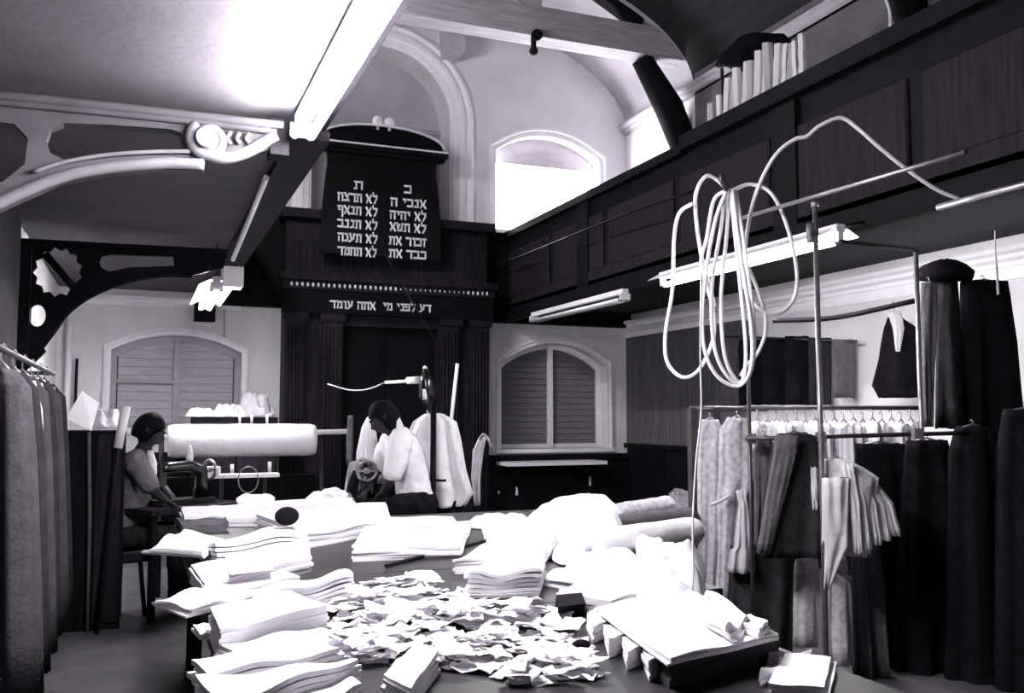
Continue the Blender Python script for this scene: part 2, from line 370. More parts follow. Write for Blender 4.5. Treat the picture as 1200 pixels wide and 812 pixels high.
rim([(40, 205), (75, 194), (120, 186), (170, 182), (222, 181)], .009).build('bead', bracket_light, br)
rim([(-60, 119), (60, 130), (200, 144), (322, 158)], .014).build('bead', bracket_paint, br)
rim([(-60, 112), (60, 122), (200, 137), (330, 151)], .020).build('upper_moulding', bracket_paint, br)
# scroll: a rolled volute with leaf ribs running back to the gallery edge
c = PY(243, 168, Yn) + Vector((0, -.05, 0)); pts = []
for i in range(60):
    a = i / 59 * 4.2 * math.pi + 2.2; r = .075 * (1 - i / 59 * .82); pts.append(c + Vector((math.cos(a) * r, -.02 * (i / 59), math.sin(a) * r)))
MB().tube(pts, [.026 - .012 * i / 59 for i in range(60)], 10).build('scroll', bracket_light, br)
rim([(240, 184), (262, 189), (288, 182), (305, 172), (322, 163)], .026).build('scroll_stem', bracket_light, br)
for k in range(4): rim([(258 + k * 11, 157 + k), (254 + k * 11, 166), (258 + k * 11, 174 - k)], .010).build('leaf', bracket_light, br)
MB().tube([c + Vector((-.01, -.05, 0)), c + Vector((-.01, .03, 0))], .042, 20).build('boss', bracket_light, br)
MB().box((PY(318, 160, Yn).x - .01, Yn - .06, 2.54), (PY(318, 160, Yn).x + .07, Yn + .06, 2.70)).build('end_block', wood, br)

Yf = 7.2; q = pl(Yf)
br2 = thing('gallery_bracket', (-.1, Yf, 1.8), 'black pierced iron bracket under the left gallery, above the left window', 'bracket')
ros = [(68 + (27 + (2.5 if k % 2 else -2)) * math.cos(k * math.pi / 13), 319 - (27 + (2.5 if k % 2 else -2)) * math.sin(k * math.pi / 13)) for k in range(26)]
mb = MB().plate(q([(16, 284), (266, 297), (262, 314), (222, 324), (190, 323), (150, 330), (110, 345), (80, 366), (60, 392), (50, 405), (54, 412), (36, 430), (20, 440)]),
    [q([(117, 308), (120, 301), (130, 299), (203, 301), (204, 312), (150, 314), (128, 319), (119, 314)]), q(ros),
     q([(44 + 10 * math.cos(t * math.pi / 8), 370 - 13 * math.sin(t * math.pi / 8)) for t in range(16)])], .05, (0, Yf, 0), X_, Z_, Y_)
mb.build('web', iron, br2)
MB().tube([PY(53, 298, Yf), PY(90, 341, Yf)], .030, 6).build('rosette_bar', iron, br2)
rim([(24, 438), (58, 394), (80, 365), (110, 344), (150, 329), (190, 322), (225, 323)], .022, Yf, 0).build('lower_rim', iron, br2)
rim([(18, 282), (266, 295)], .02, Yf, 0).build('upper_rim', iron, br2)
MB().box((XL + .005, Yf - .07, 1.75), (XL + .09, Yf + .07, 2.6)).build('wall_plate', iron, br2)

# ------------------------------------------------------------------ ark with tablet board
AX0, AX1, AY = 1.45, 3.83, 10.3
ark = thing('ark_cupboard', (2.64, AY, 0), 'tall dark panelled oak cupboard front with a row of white studs, mid back wall', 'cupboard')
MB().plate([(AX0, 0), (AX1, 0), (AX1, 3.68), (AX0, 3.68)], [[(2.02, .25), (3.22, .25), (3.22, 2.42), (2.02, 2.42)]], .28, (0, AY + .15, 0), X_, Z_, Y_).build('carcass', ark_oak, ark)
for a in (AX0, 1.86, 3.24, AX1 - .22):
    mb = MB().box((a, AY - .06, .12), (a + .22, AY + .009, 2.52))
    for k in range(5): mb.tube([(a + .03 + k * .04, AY - .062, .3), (a + .03 + k * .04, AY - .062, 2.4)], .014, 6)
    mb.box((a - .03, AY - .09, .0), (a + .25, AY + .009, .16)).box((a - .03, AY - .09, 2.46), (a + .25, AY + .009, 2.56)); mb.build('pilaster', ark_oak, ark)
for s in (0, 1):
    x0 = 2.02 + s * .6
    d = MB().box((x0 + .005, AY + .13, .25), (x0 + .595, AY + .17, 2.42)).build('door', wood_black, ark)
    MB().box((x0 + .08, AY + .115, .4), (x0 + .52, AY + .1299, 1.2)).box((x0 + .08, AY + .115, 1.35), (x0 + .52, AY + .1299, 2.28)).build('raised_panel', wood_black, d)
MB().box((AX0 - .04, AY - .10, 2.54), (AX1 + .04, AY + .009, 2.80)).build('frieze', wood_black, ark)
MB().box((AX0 - .08, AY - .16, 2.90), (AX1 + .08, AY + .009, 2.98)).box((AX0 - .05, AY - .12, 2.80), (AX1 + .05, AY + .009, 2.899)).build('cornice', ark_oak, ark)
MB().box((AX0 - .06, AY - .12, 3.60), (AX1 + .06, AY + .2, 3.70)).build('top_moulding', ark_oak, ark)
proto = None
for i in range(40):
    x = AX0 + .05 + i * (AX1 - AX0 - .1) / 39
    if 21 <= i <= 34 and i % 1 == 0: r = .008
    else: r = .014
    MB().ball((x, AY - .125, 2.85), r, r, r * 1.7, 8, 6).build('stud', gilt, ark)
def line(s, px0, px1, py, Y, hpx, parent, nm='lettering'):
    a, b = PY(px0, py, Y), PY(px1, py, Y); z = (a.z + b.z) / 2; w = b.x - a.x
    hgt = hpx * .0093
    o = MB().hebrew(s, w, hgt, ((a.x + b.x) / 2, Y, z - hgt / 2), X_, Z_, -Y_).build(nm, gilt, parent)
    return o
line('דע לפני מי  אתה עומד', 387, 505, 359, AY - .107, 9, ark)
# flagged sconces glinting on the ark
YB = AY - .20; q = pl(YB)
zb = (PY(372, 168, YB).z + PY(522, 182, YB).z) / 2
bx0, bx1 = PY(372, 168, YB).x, PY(522, 182, YB).x; bc = (bx0 + bx1) / 2; hw = (bx1 - bx0) / 2
board = thing('tablet_board', (bc, YB, 3.20), 'black arched-top board with two columns of Hebrew lettering above the cupboard', 'board')
side = [(.93 * hw, zb - .02), (.86 * hw, zb - .10), (.85 * hw, zb - .22), (.88 * hw, zb - .42), (.92 * hw, zb - .70), (.93 * hw, 3.20)]
out = [(bc + x, z) for x, z in side] + [(bc - x, z) for x, z in side[::-1]]
MB().plate(out, [], .06, (0, YB + .03, 0), X_, Z_, Y_).build('panel', black_enamel, board)
ped = [(bc - hw * .96, zb)] + [(bc + hw * .96 * math.sin(-math.pi / 2 + math.pi * i / 30), zb + .06 + .20 * math.cos(-math.pi / 2 + math.pi * i / 30)) for i in range(31)] + [(bc + hw * .96, zb)]
MB().plate(ped, [], .08, (0, YB + .03, 0), X_, Z_, Y_).build('pediment', wood_black, board)
MB().box((bc - hw, YB - .10, zb - .055), (bc + hw, YB + .06, zb - .0)).box((bc - hw * .97, YB - .06, zb - .09), (bc + hw * .97, YB + .05, zb - .055)).build('cornice', wood_black, board)
MB().box((bc - hw, YB - .11, zb), (bc + hw, YB - .06, zb + .018)).build('gilt_edge', gilt, board)
MB().tube([Vector((x, YB - .03, z + .01)) for x, z in ped[1:-1]], .014, 8).build('gilt_arch', gilt, board)
for s in (-1, 1): MB().ball((bc + s * .068, YB, zb + .32), .062).tube([(bc + s * .068, YB, zb + .22), (bc + s * .068, YB, zb + .3)], .02).build('finial', white_paint, board)
YL = YB - .001
for s, a, b, y in (('ת', 415, 425, 217), ('לא תרצח', 396, 442, 232), ('לא תנאף', 396, 442, 247), ('לא תגנב', 396, 442, 263), ('לא תענה', 396, 442, 279), ('לא תחמד', 396, 441, 295),
                   ('כ', 474, 482, 222), ('אנכי ה', 458, 499, 238), ('לא יהיה', 457, 499, 253), ('לא תשא', 457, 499, 267), ('זכור את', 456, 499, 283), ('כבד את', 456, 499, 298)):
    line(s, a, b, y, YL, 10, board)

# ------------------------------------------------------------------ roof truss and its bolt
YT = 9.1; zb0 = PY(640, 50, YT).z; zt0 = PY(640, 15, YT).z
tr = thing('roof_truss', (3.0, YT, 4.7), 'heavy timber roof truss crossing below the vault', 'truss')
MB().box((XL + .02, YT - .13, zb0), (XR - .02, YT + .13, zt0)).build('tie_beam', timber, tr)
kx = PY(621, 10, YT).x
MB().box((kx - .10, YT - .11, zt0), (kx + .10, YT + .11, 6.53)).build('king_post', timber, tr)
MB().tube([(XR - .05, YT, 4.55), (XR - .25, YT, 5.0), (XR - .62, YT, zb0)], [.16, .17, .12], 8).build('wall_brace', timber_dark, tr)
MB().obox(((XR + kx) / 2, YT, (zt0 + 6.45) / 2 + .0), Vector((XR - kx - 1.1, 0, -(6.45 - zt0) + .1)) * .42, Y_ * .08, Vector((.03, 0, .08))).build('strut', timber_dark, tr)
bo = PY(628, 42, YT - .14)
MB().tube([bo + Vector((0, -.05, 0)), bo], .06, 18).tube([bo + Vector((0, -.09, 0)), bo + Vector((0, -.05, 0))], .028, 6).build('bolt', iron, tr)
MB().tube([(kx, YT - .1, zb0 - .16), (kx, YT - .1, zb0 + .02)], .03, 10).ball((kx, YT - .1, zb0 - .16), .05).build('strap_end', iron, tr)
# purlin end on the back wall beside the arch crown
p0 = PY(536, 40, D - .4); MB().obox(p0 + Vector((0, .2, 0)), X_ * .10, Y_ * .20, Z_ * .20).build('corbel', grey_paint)
tag(bpy.data.objects['corbel'], 'square timber corbel high on the back wall right of the arch', 'corbel')
# second truss nearer the camera, dark against the shade-coloured bays
tr2 = thing('roof_truss', (3.0, 5.6, 4.7), 'dark timber truss overhead, nearer the camera than the pale one', 'truss')
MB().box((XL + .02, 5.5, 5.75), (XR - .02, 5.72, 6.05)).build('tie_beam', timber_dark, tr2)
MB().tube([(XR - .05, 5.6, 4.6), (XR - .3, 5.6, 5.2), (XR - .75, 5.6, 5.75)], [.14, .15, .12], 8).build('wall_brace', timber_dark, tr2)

# ------------------------------------------------------------------ fluorescent lamps
def batten(A, B, label, tm, drop=.045, refl=True, ntube=1, hang=None, group=None):
    A, B = Vector(A), Vector(B); ax = (B - A).normalized(); mid = (A + B) / 2; L = (B - A).length
    s = ax.cross(Z_).normalized(); u = s.cross(ax)
    if u.z < 0: u = -u
    r = thing('fluorescent_lamp', mid, label, 'lamp', group)
    MB().obox(mid + u * .03, ax * L / 2, s * .03, u * .022).build('batten', white_paint, r)
    for e in (A, B):
        MB().obox(e - u * .02 + ax * (.012 if e is A else -.012), ax * .012, s * (.02 + .03 * (ntube - 1)), u * .03).build('lamp_holder', white_paint, r)
    for k in range(ntube):
        o = s * (.035 * (2 * k - ntube + 1))
        tb = MB().tube([A - u * drop + ax * .03 + o, B - u * drop - ax * .03 + o], .019, 12).build('tube', tm, r)
        for e, sg in ((A, 1), (B, -1)): MB().tube([e - u * drop + ax * .02 * sg + o, e - u * drop + ax * .045 * sg + o], .0205, 12).build('end_cap', steel, tb)
    if refl:
        mb = MB(); pr = [(-.13, -.03), (-.05, .012), (.05, .012), (.13, -.03)]
        mb.grid([[P + s * a + u * (b + .012) for a, b in pr] for P in (A, B)], False); mb.grid([[P + s * a + u * (b + .016) for a, b in pr] for P in (A, B)], False); mb.build('reflector', white_paint, r, fix=False)
    for h in hang or []:
        t = A + (B - A) * h[0]; MB().tube([t + u * .05, Vector((t.x + (h[2] if len(h) > 2 else 0), t.y, h[1]))], .006, 6).build('hanger', steel_dark, r)
    return r
Xa = .62
pa0 = PX(345, 150, Xa); pa1 = PX(425, 52, Xa); pa2 = PX(470, -8, Xa)
batten((Xa, 4.0, 2.66), (Xa, 2.42, 2.66), 'blazing twin-tube lamp under the edge of the left gallery, top of the photo', tube_a, ntube=2, refl=False, hang=[(.1, 2.749), (.9, 2.749)])
Xb = .52
pb0 = PX(240, 345, Xb)
batten((Xb, 7.35, 2.42), (Xb, 8.75, 2.42), 'lit lamp below the black bracket, over the left window', tube_b, ntube=2, refl=True, hang=[(.05, 2.74), (.9, 2.74)])
bx = MB().obox(PY(272, 326, 7.4), X_ * .075, Y_ * .12, Z_ * .075).build('control_box', white_paint); tag(bx, 'white switch box hanging beside the lamp over the left window', 'box')
tag(MB().tube([PX(312, 208, .60), PX(273, 304, .60)], .017, 10).build('conduit_pipe', white_paint), 'thin pale pipe slanting down the edge of the left gallery', 'pipe')
Xc = 3.7
pc0, pc1 = PX(986, 282, Xc), PX(776, 333, Xc); zc = (pc0.z + pc1.z) / 2
lc = batten((Xc, pc0.y, zc + .04), (Xc, pc1.y, zc + .04), 'long bright fluorescent tube hanging behind the cable coil', tube_c, refl=True)
MB().tube([(Xc, pc0.y + .3, zc + .09), (4.2, pc0.y + .3, 2.62)], .012, 8).build('bracket_arm', steel_dark, lc)
MB().tube([(Xc, pc1.y - .3, zc + .09), (4.2, pc1.y - .3, 2.62)], .012, 8).build('bracket_arm', steel_dark, lc)
Xd = 4.1
pd0, pd1 = PX(733, 346, Xd), PX(625, 371, Xd); zd = (pd0.z + pd1.z) / 2
batten((Xd, pd0.y, zd), (Xd, pd1.y, zd), 'unlit twin fluorescent lamp on the gallery front above the right window', tube_off, ntube=2, refl=False, hang=[(.1, 2.6, .08), (.9, 2.6, .08)])
# unseen lamp added up in the left gallery to light the arch and truss
batten((.30, 6.3, 4.55), (.30, 8.1, 4.55), 'unseen added lamp up in the left gallery behind its front', tube_g, ntube=2, refl=False, hang=[(.1, 5.6), (.9, 5.6)])
# ------------------------------------------------------------------ cutting tables
TZ = .78
def table(name, x0, y0, x1, y1, label):
    t = thing(name, ((x0 + x1) / 2, (y0 + y1) / 2, 0), label, 'table')
    bevel(MB().box((x0, y0, TZ - .035), (x1, y1, TZ)).build('tabletop', table_m, t), .004)
    MB().box((x0 + .05, y0 + .05, TZ - .15), (x1 - .05, y1 - .05, TZ - .036)).build('apron', table_dark, t)
    for a in (x0 + .08, x1 - .16):
        for b in (y0 + .08, y1 - .16): MB().box((a, b, 0), (a + .08, b + .08, TZ - .15)).build('leg', table_dark, t)
    return t
TF = 5.72
table('cutting_table', .20, .95, 1.62, 2.86, 'dark-topped cutting table nearest the camera, under the scrap heap')
table('cutting_table', .20, 2.865, 1.98, 3.64, 'middle dark cutting table between the near and the far one')
table('cutting_table', .20, 3.645, 2.36, TF, 'wide dark cutting table farthest back, covered with white cloth')
table('side_table', 2.365, 4.80, 3.20, TF, 'small dark table at the far right corner under the short cloth rolls')

# ------------------------------------------------------------------ stacks of cut cloth
def slab(mb, P, z0, z1, nx, ny, hf):
    """closed layer over the quad P (four xy corners), bottom z0, top z1, lifted by hf(s,t)"""
    def at(s, t, z):
        p = (P[0] * (1 - s) + P[1] * s) * (1 - t) + (P[3] * (1 - s) + P[2] * s) * t
        return Vector((p.x, p.y, z + hf(s, t)))
    top = [[at(i / nx, j / ny, z1) for i in range(nx + 1)] for j in range(ny + 1)]
    bot = [[at(i / nx, j / ny, z0) for i in range(nx + 1)] for j in range(ny + 1)]
    mb.grid(top); mb.grid([r[::-1] for r in bot])
    edge = lambda g: [g[0][i] for i in range(nx)] + [g[j][nx] for j in range(ny)] + [g[ny][i] for i in range(nx, 0, -1)] + [g[j][0] for j in range(ny, 0, -1)]
    a, b = edge(bot), edge(top); n = len(a)
    mb.add(a + b, [(k, (k + 1) % n, n + (k + 1) % n, n + k) for k in range(n)])
def stack(px, T, label, layers=5, wave=.0, lift=(0, 0, 0, 0), seed=0, m=None, base=TZ, jit=.012, grp='bundles of cut cloth on the cutting tables', name='cloth_bundle', cat='cloth bundle', wf=(1.5, .7), sag=0):
    r = random.Random(seed * 31 + 5); z = base + T
    C = [PZ(x, y, z) for x, y in px]; C = [Vector((c.x, c.y)) for c in C]
    ph = r.random() * 6
    def hf(k):
        f = (k + 1) / layers
        def h(s, t):
            e = (lift[0] * (1 - s) * (1 - t) + lift[1] * s * (1 - t) + lift[2] * s * t + lift[3] * (1 - s) * t)
            near = max(abs(s - .5), abs(t - .5)) * 2
            e *= near ** 2
            v = wave * (math.sin(s * wf[0] * 6.28 + ph + t * 1.3) * .6 + math.sin(t * wf[1] * 6.28 + ph * 2 + s * 2) * .4) * (.3 + .7 * near)
            v += noise.noise(Vector((s * 3 + seed, t * 3, k * .2))) * .25 * (wave + .004)
            return max((v + e) * f, -(base and (T * f) - .002 * (k + 1)))
        return h
    mb = MB(); t = T / layers
    for k in range(layers):
        j = [Vector((r.uniform(-jit, jit), r.uniform(-jit, jit))) for _ in range(4)]
        if k == layers - 1: j = [Vector((0, 0))] * 4
        slab(mb, [c + d for c, d in zip(C, j)], base + k * t + .0008, base + (k + 1) * t, 14, 10, hf(k))
    o = mb.build(name, m or cloth_w); tag(o, label, cat, grp); return o
S = stack
S([(212, 594), (400, 582), (452, 604), (240, 607)], .05, 'long flat white cloth sheet stack along the far left table edge', 5, .008, seed=1)
S([(300, 604), (452, 588), (458, 606), (352, 622)], .085, 'white cloth bundle with a deep grey side, behind the dark ball', 7, .012, seed=2)
S([(226, 629), (330, 618), (362, 626), (252, 646)], .075, 'white bundle with a long pointed corner drooping off the left table edge', 5, .02, (-.02, 0, 0, .03), seed=3, wf=(1.1, .5))
S([(168, 641), (216, 623), (262, 632), (236, 646)], .028, 'loose white cloth point overhanging the table beyond the seated man', 3, .02, (-.01, .01, 0, .01), seed=33, base=TZ + .045)
S([(272, 634), (361, 624), (361, 641), (264, 652)], .055, 'plain white folded block left of the grey open table patch', 5, .002, seed=4)
S([(224, 664), (350, 647), (366, 652), (240, 684)], .06, 'white bundle carrying a grey paper ticket', 5, .008, (0, .03, 0, 0), seed=5)
S([(226, 690), (330, 670), (352, 676), (236, 700)], .04, 'thin white bundle just in front of the ticketed one', 4, .006, seed=6)
S([(292, 691), (398, 668), (414, 680), (304, 702)], .07, 'wavy-edged white bundle left of the scrap heap top', 6, .014, (0, 0, .02, 0), seed=7)
S([(182, 699), (260, 686), (306, 696), (222, 711)], .03, 'white bundle with a sharp tip pointing out to the left', 4, .014, (-.01, 0, 0, .005), seed=8, base=TZ + .03)
S([(246, 712), (340, 692), (408, 697), (384, 712), (256, 741)][:2] + [(384, 708), (258, 738)], .08, 'thick squared white stack with a dark grey front side', 7, .004, seed=9, jit=.006)
S([(256, 754), (376, 735), (404, 744), (284, 770)], .045, 'white bundle in front of the thick squared stack', 4, .008, seed=10)
S([(224, 778), (376, 750), (398, 762), (244, 796)], .05, 'white bundle with a frayed left end near the bottom left', 4, .01, (.01, 0, 0, .02), seed=11)
S([(228, 806), (392, 772), (420, 776), (262, 826)], .05, 'white bundle cut by the bottom edge, left of the dark gap', 4, .01, (.02, 0, .01, 0), seed=12)
S([(330, 816), (404, 793), (424, 800), (370, 828)], .02, 'low white cloth piece at the bottom edge beside the dark gap', 3, .006, seed=13)
S([(226, 731), (246, 730), (250, 741), (234, 742)], .02, 'small white scrap bundle beside the thick squared stack', 2, .004, seed=14)
S([(362, 769), (392, 755), (404, 765), (384, 776)], .02, 'little folded white piece on the left bundles next to the scraps', 2, .003, seed=15)
S([(412, 639), (440, 610), (552, 607), (540, 634)], .07, 'wavy white bundle in the middle with a drooping right corner', 6, .026, (.0, .0, -.02, .0), seed=16, wf=(1.3, .4))
S([(438, 606), (530, 604), (536, 612), (442, 616)], .085, 'straight white strip behind the wavy middle bundle', 5, .004, seed=17)
S([(530, 655), (600, 628), (652, 634), (622, 654)], .06, 'white bundle behind the star-shaped one', 5, .016, (0, 0, .02, 0), seed=18)
S([(546, 676), (580, 650), (640, 650), (634, 673)], .075, 'star-shaped white bundle with corners hanging over a dark box', 6, .024, (.0, .01, .01, .0), seed=19, wf=(1.2, 1.1))
S([(640, 672), (690, 655), (760, 668), (700, 682)], .045, 'low white bundle between the star-shaped bundle and the scrap heap', 4, .01, seed=20)
S([(655, 690), (720, 672), (790, 690), (716, 702)], .06, 'flat white bundle above the little dark box', 5, .008, seed=21)
S([(660, 668), (700, 660), (800, 686), (752, 692)], .05, 'long narrow white bundle lying aslant behind the big right stack', 4, .008, (0, 0, .02, 0), seed=22)
# the big stack on the right, on its dark board
DB = [(690, 752), (800, 704), (913, 762), (786, 800)]
S([(700, 716), (806, 692), (913, 748), (785, 779)], .055, 'thick charcoal cloth stack under the broad white one at the right table corner', 3, .002, seed=23, m=cloth_e, jit=.003)
S([(700, 711), (802, 688), (912, 743), (786, 772)], .018, 'broad white layer of cut cloth on the charcoal stack, right', 3, .005, seed=24, base=TZ + .0575, jit=.006)
for i, (x, y) in enumerate([(703, 722), (722, 738), (744, 751), (768, 764)]):
    S([(x - 15, y - 5), (x + 10, y - 14), (x + 18, y + 2), (x - 8, y + 11)], .048, ['farthest', 'second farthest', 'third farthest', 'nearest'][i] + ' of four bundle ends beside the big right stack', 4, .004, seed=40 + i, m=cloth_o, base=TZ + .001, jit=.004)
S([(806, 706), (830, 696), (880, 722), (850, 738)], .03, 'loose white top layer humped on the big right stack', 2, .02, seed=27, base=TZ + .08)
S([(866, 728), (880, 718), (900, 727), (890, 737)], .025, 'small folded white packet on the right corner of the big stack', 2, .004, seed=28, base=TZ + .08)
S([(450, 790), (488, 752), (514, 762), (482, 806)], .055, 'pale stack standing aslant in the scraps at the bottom middle', 6, .003, seed=29, m=cloth_w, jit=.008)
S([(900, 798), (920, 766), (974, 770), (966, 806)], .03, 'white wrapped parcel on the table corner below the clothes rail', 3, .006, (.0, 0, .0, .0), seed=30, grp=None, name='parcel', cat='parcel')
S([(889, 800), (905, 763), (952, 763), (950, 774)], .012, 'crumpled clear film wrapper under the white parcel', 2, .02, seed=31, m=cloth_l, grp=None, name='wrapper', cat='wrapper')
S([(212, 596), (258, 592), (262, 601), (216, 605)], .075, 'low pile of white slips at the far left table corner by the machine', 4, .004, seed=34, jit=.02)
S([(206, 606), (262, 602), (268, 612), (214, 616)], .05, 'grey cloth strip in front of the far left pile of slips', 3, .01, seed=35, m=cloth_g)
# ticket on a bundle
def quad_on(px, z, th, name, m, label, cat, lab2=None):
    mb = MB(); C = [PZ(x, y, z) for x, y in px]; mb.rings([C, [c + Vector((0, 0, th)) for c in C]], False)
    return tag(mb.build(name, m), label, cat)
quad_on([(269, 662), (318, 656), (320, 668), (269, 674)], TZ + .075, .002, 'paper_ticket', card, 'grey paper ticket lying on a white bundle', 'ticket')
tag(MB().rings([[PZ(x, y, TZ + .001) for x, y in ((650, 712), (680, 708), (684, 722), (653, 726))], [PZ(x, y, TZ + .06) for x, y in ((652, 697), (682, 694), (686, 707), (655, 711))]], False).build('tin_box', cloth_k), 'little dark tin box with a pale tag, under a white bundle', 'box')
tag(MB().tube([PZ(452, 663, TZ + .01), PZ(575, 632, TZ + .01)], .008, 6).build('yardstick', table_dark), 'long thin wooden stick lying on the dark table top', 'stick')
b_ = MB(); c = PZ(336, 616, TZ + .10) ; b_.ball(c + Vector((0, 0, .045)), .058, .045, .045); o = b_.build('pincushion', cloth_k); tag(o, 'round black pincushion resting on the white bundle', 'pincushion')
mb = MB(); c = PZ(681, 762, TZ)
mb.ball(c + Vector((0, 0, .012)), .028, .020, .016).tube([c + Vector((-.02, 0, .008)), c + Vector((-.055, .01, .004))], [.012, .003], 8)
tag(mb.build('tailors_chalk_holder', cloth_k), 'small black pointed object beside the scrap heap', 'tool')

# crumpled cloth heaps and rolls
def heap(px, T, label, seed, m=cloth_w, base=TZ, amp=.6, freq=5.0, name='crumpled_cloth', cat='cloth', grp='crumpled white cloths on the cutting tables', n=34):
    C = [PZ(x, y, base + T * .5) for x, y in px]; ct = sum(C, Vector()) / len(C)
    mb = MB(); K = len(C); rings = []
    # boundary resampled, concentric rings rising to the middle
    B = [];
    for i in range(K):
        a, b, = C[i], C[(i + 1) % K]
        for k in range(10): B.append(a.lerp(b, k / 10))
    # soften corners
    B = [(B[i - 2] + B[i - 1] + B[i] + B[(i + 1) % len(B)] + B[(i + 2) % len(B)]) / 5 for i in range(len(B))]
    for j in range(15):
        f = 1 - j / 15.0; R = []
        for p in B:
            q = ct + (p - ct) * f; v = Vector((q.x * freq, q.y * freq, seed * 3.1))
            rg = 1 - abs(noise.noise(v)) * 2; rg2 = 1 - abs(noise.noise(v * 2.3)) * 2
            edge = min(1, (1 - f) * 3.2) ** .55
            z = base + .003 + T * edge * (1 - amp + amp * (.75 * max(rg, -.3) + .25 * rg2))
            R.append(Vector((q.x + noise.noise(v + Vector((9, 0, 0))) * .02, q.y, max(z, base + .003))))
        rings.append(R)
    bot = [Vector((p.x, p.y, base + .001)) for p in rings[0]]
    mb.rings([bot] + rings)
    o = subsurf(mb.build(name, m)); return tag(o, label, cat, grp)
heap([(602, 612), (640, 592), (715, 582), (736, 600), (728, 622), (672, 612), (640, 628)], .17, 'large white cloth thrown over the far right of the table', 51, amp=.35, freq=3)
heap([(560, 612), (610, 600), (640, 618), (620, 632), (575, 634)], .09, 'white cloth tumbled left of the large thrown one', 52, cloth_w, amp=.6)
heap([(640, 634), (690, 612), (724, 628), (690, 648), (655, 650)], .10, 'crumpled cloth in front of the large thrown one', 53, cloth_o, amp=.6)
heap([(655, 660), (690, 640), (740, 646), (770, 668), (720, 672)], .09, 'crumpled cloth beside the near end of the long roll', 54, cloth_w, amp=.7)
heap([(726, 690), (750, 652), (800, 634), (826, 646), (828, 700), (775, 706)], .14, 'big crumpled white heap beside the hanging cable', 55, cloth_w, amp=.6)
heap([(540, 612), (575, 603), (604, 606), (590, 618)], .06, 'grey-white cloth at the foot of the gown', 56, cloth_o, amp=.5)
heap([(745, 632), (765, 626), (785, 640), (770, 656), (748, 652)], .07, 'knotted white cloth on the long roll', 57, cloth_w, base=TZ + .04, amp=.8, freq=9)
heap([(276, 580), (322, 578), (326, 590), (278, 592)], .05, 'small heap of white pieces at the far table edge', 58, cloth_w, amp=.8, freq=9)
heap([(352, 582), (392, 570), (415, 578), (418, 590), (365, 592)], .08, 'heap of white pieces at the far edge beside the ruffles', 59, cloth_w, amp=.8, freq=8)
def roll(a, b, r, label, m=cloth_o, core=True, seed=0, grp='rolls of cloth'):
    a, b = Vector(a), Vector(b); ax = (b - a); L = ax.length; ax.normalize(); u = ax.cross(Z_).normalized(); w = u.cross(ax)
    t = thing('cloth_roll', ((a.x + b.x) / 2, (a.y + b.y) / 2, min(a.z, b.z) - r), label, 'cloth roll', grp)
    R = []
    for i in range(25):
        p = a + ax * L * i / 24; e = 0 if 0 < i < 24 else .012
        R.append([p + (u * math.cos(q) + w * math.sin(q)) * (r - e + .004 * noise.noise(Vector((i * .3, math.cos(q) * 2, math.sin(q) * 2 + seed)))) for q in [2 * math.pi * k / 32 for k in range(32)]])
    MB().rings(R).build('cloth', m, t)
    if core: MB().tube([a - ax * .04, b + ax * .04], r * .28, 12).build('core', card, t)
    return t
zr = TZ + .07
roll(PZ(690, 640, zr), PZ(815, 622, zr), .068, 'long pale roll of cloth on the right of the table, reaching the rail', cloth_o, seed=1)
roll(PZ(724, 602, zr), PZ(784, 592, zr), .06, 'short speckled roll of cloth at the far right corner of the table', cloth_p, seed=2)
roll(PZ(700, 616, TZ + .055), PZ(812, 604, TZ + .055), .05, 'dark roll of cloth behind the long pale roll', cloth_g, seed=3)
heap([(778, 584), (790, 570), (812, 578), (810, 592), (790, 596)], .08, 'grey striped cloth scraps at the far right table corner', 60, cloth_s, amp=.8, freq=8)

# ------------------------------------------------------------------ scraps: every piece its own object
scr_meshes = []
def scrap_mesh(i):
    r = random.Random(100 + i); mb = MB(); n = 7; sx = r.uniform(.7, 1.2); sy = r.uniform(.5, .9); k = r.uniform(.05, .16); P = []
    for a in range(n + 1):
        row = []
        for b in range(n + 1):
            x = (a / n - .5) * sx; y = (b / n - .5) * sy
            v = Vector((x * 2.2 + i * 3, y * 2.2, i)); z = k * noise.noise(v) + k * .5 * noise.noise(v * 2.3) + .25 * k * abs(x) * 2
            row.append(Vector((x + .07 * noise.noise(v * 1.7 + Vector((5, 0, 0))), y + .07 * noise.noise(v * 1.7 + Vector((0, 5, 0))), z)))
        P.append(row)
    zmin = min(p.z for r_ in P for p in r_)
    P = [[p - Vector((0, 0, zmin - .012)) for p in r_] for r_ in P]
    Q = [[p - Vector((0, 0, .03)) for p in r_] for r_ in P]
    mb.grid(P); mb.grid([r_[::-1] for r_ in Q])
    edge = lambda g: [g[0][j] for j in range(n)] + [g[j][n] for j in range(n)] + [g[n][j] for j in range(n, 0, -1)] + [g[j][0] for j in range(n, 0, -1)]
    a, b = edge(Q), edge(P); N = len(a); mb.add(a + b, [(q, (q + 1) % N, N + (q + 1) % N, N + q) for q in range(N)], True)
    me = bpy.data.meshes.new('fabric_scrap'); me.from_pydata([tuple(v) for v in mb.v], [], mb.f); me.polygons.foreach_set('use_smooth', mb.sm); me.materials.append(cloth_w if i % 4 else cloth_o)
    bm = bmesh.new(); bm.from_mesh(me); bmesh.ops.recalc_face_normals(bm, faces=bm.faces); bm.to_mesh(me); bm.free()
    return me
scr_meshes = [scrap_mesh(i) for i in range(14)]
poly = [(388, 716), (398, 694), (440, 680), (500, 682), (545, 694), (600, 700), (650, 716), (664, 730), (690, 752), (712, 780), (700, 786), (640, 794), (600, 792), (548, 780), (520, 772), (470, 770), (405, 776), (392, 745)]
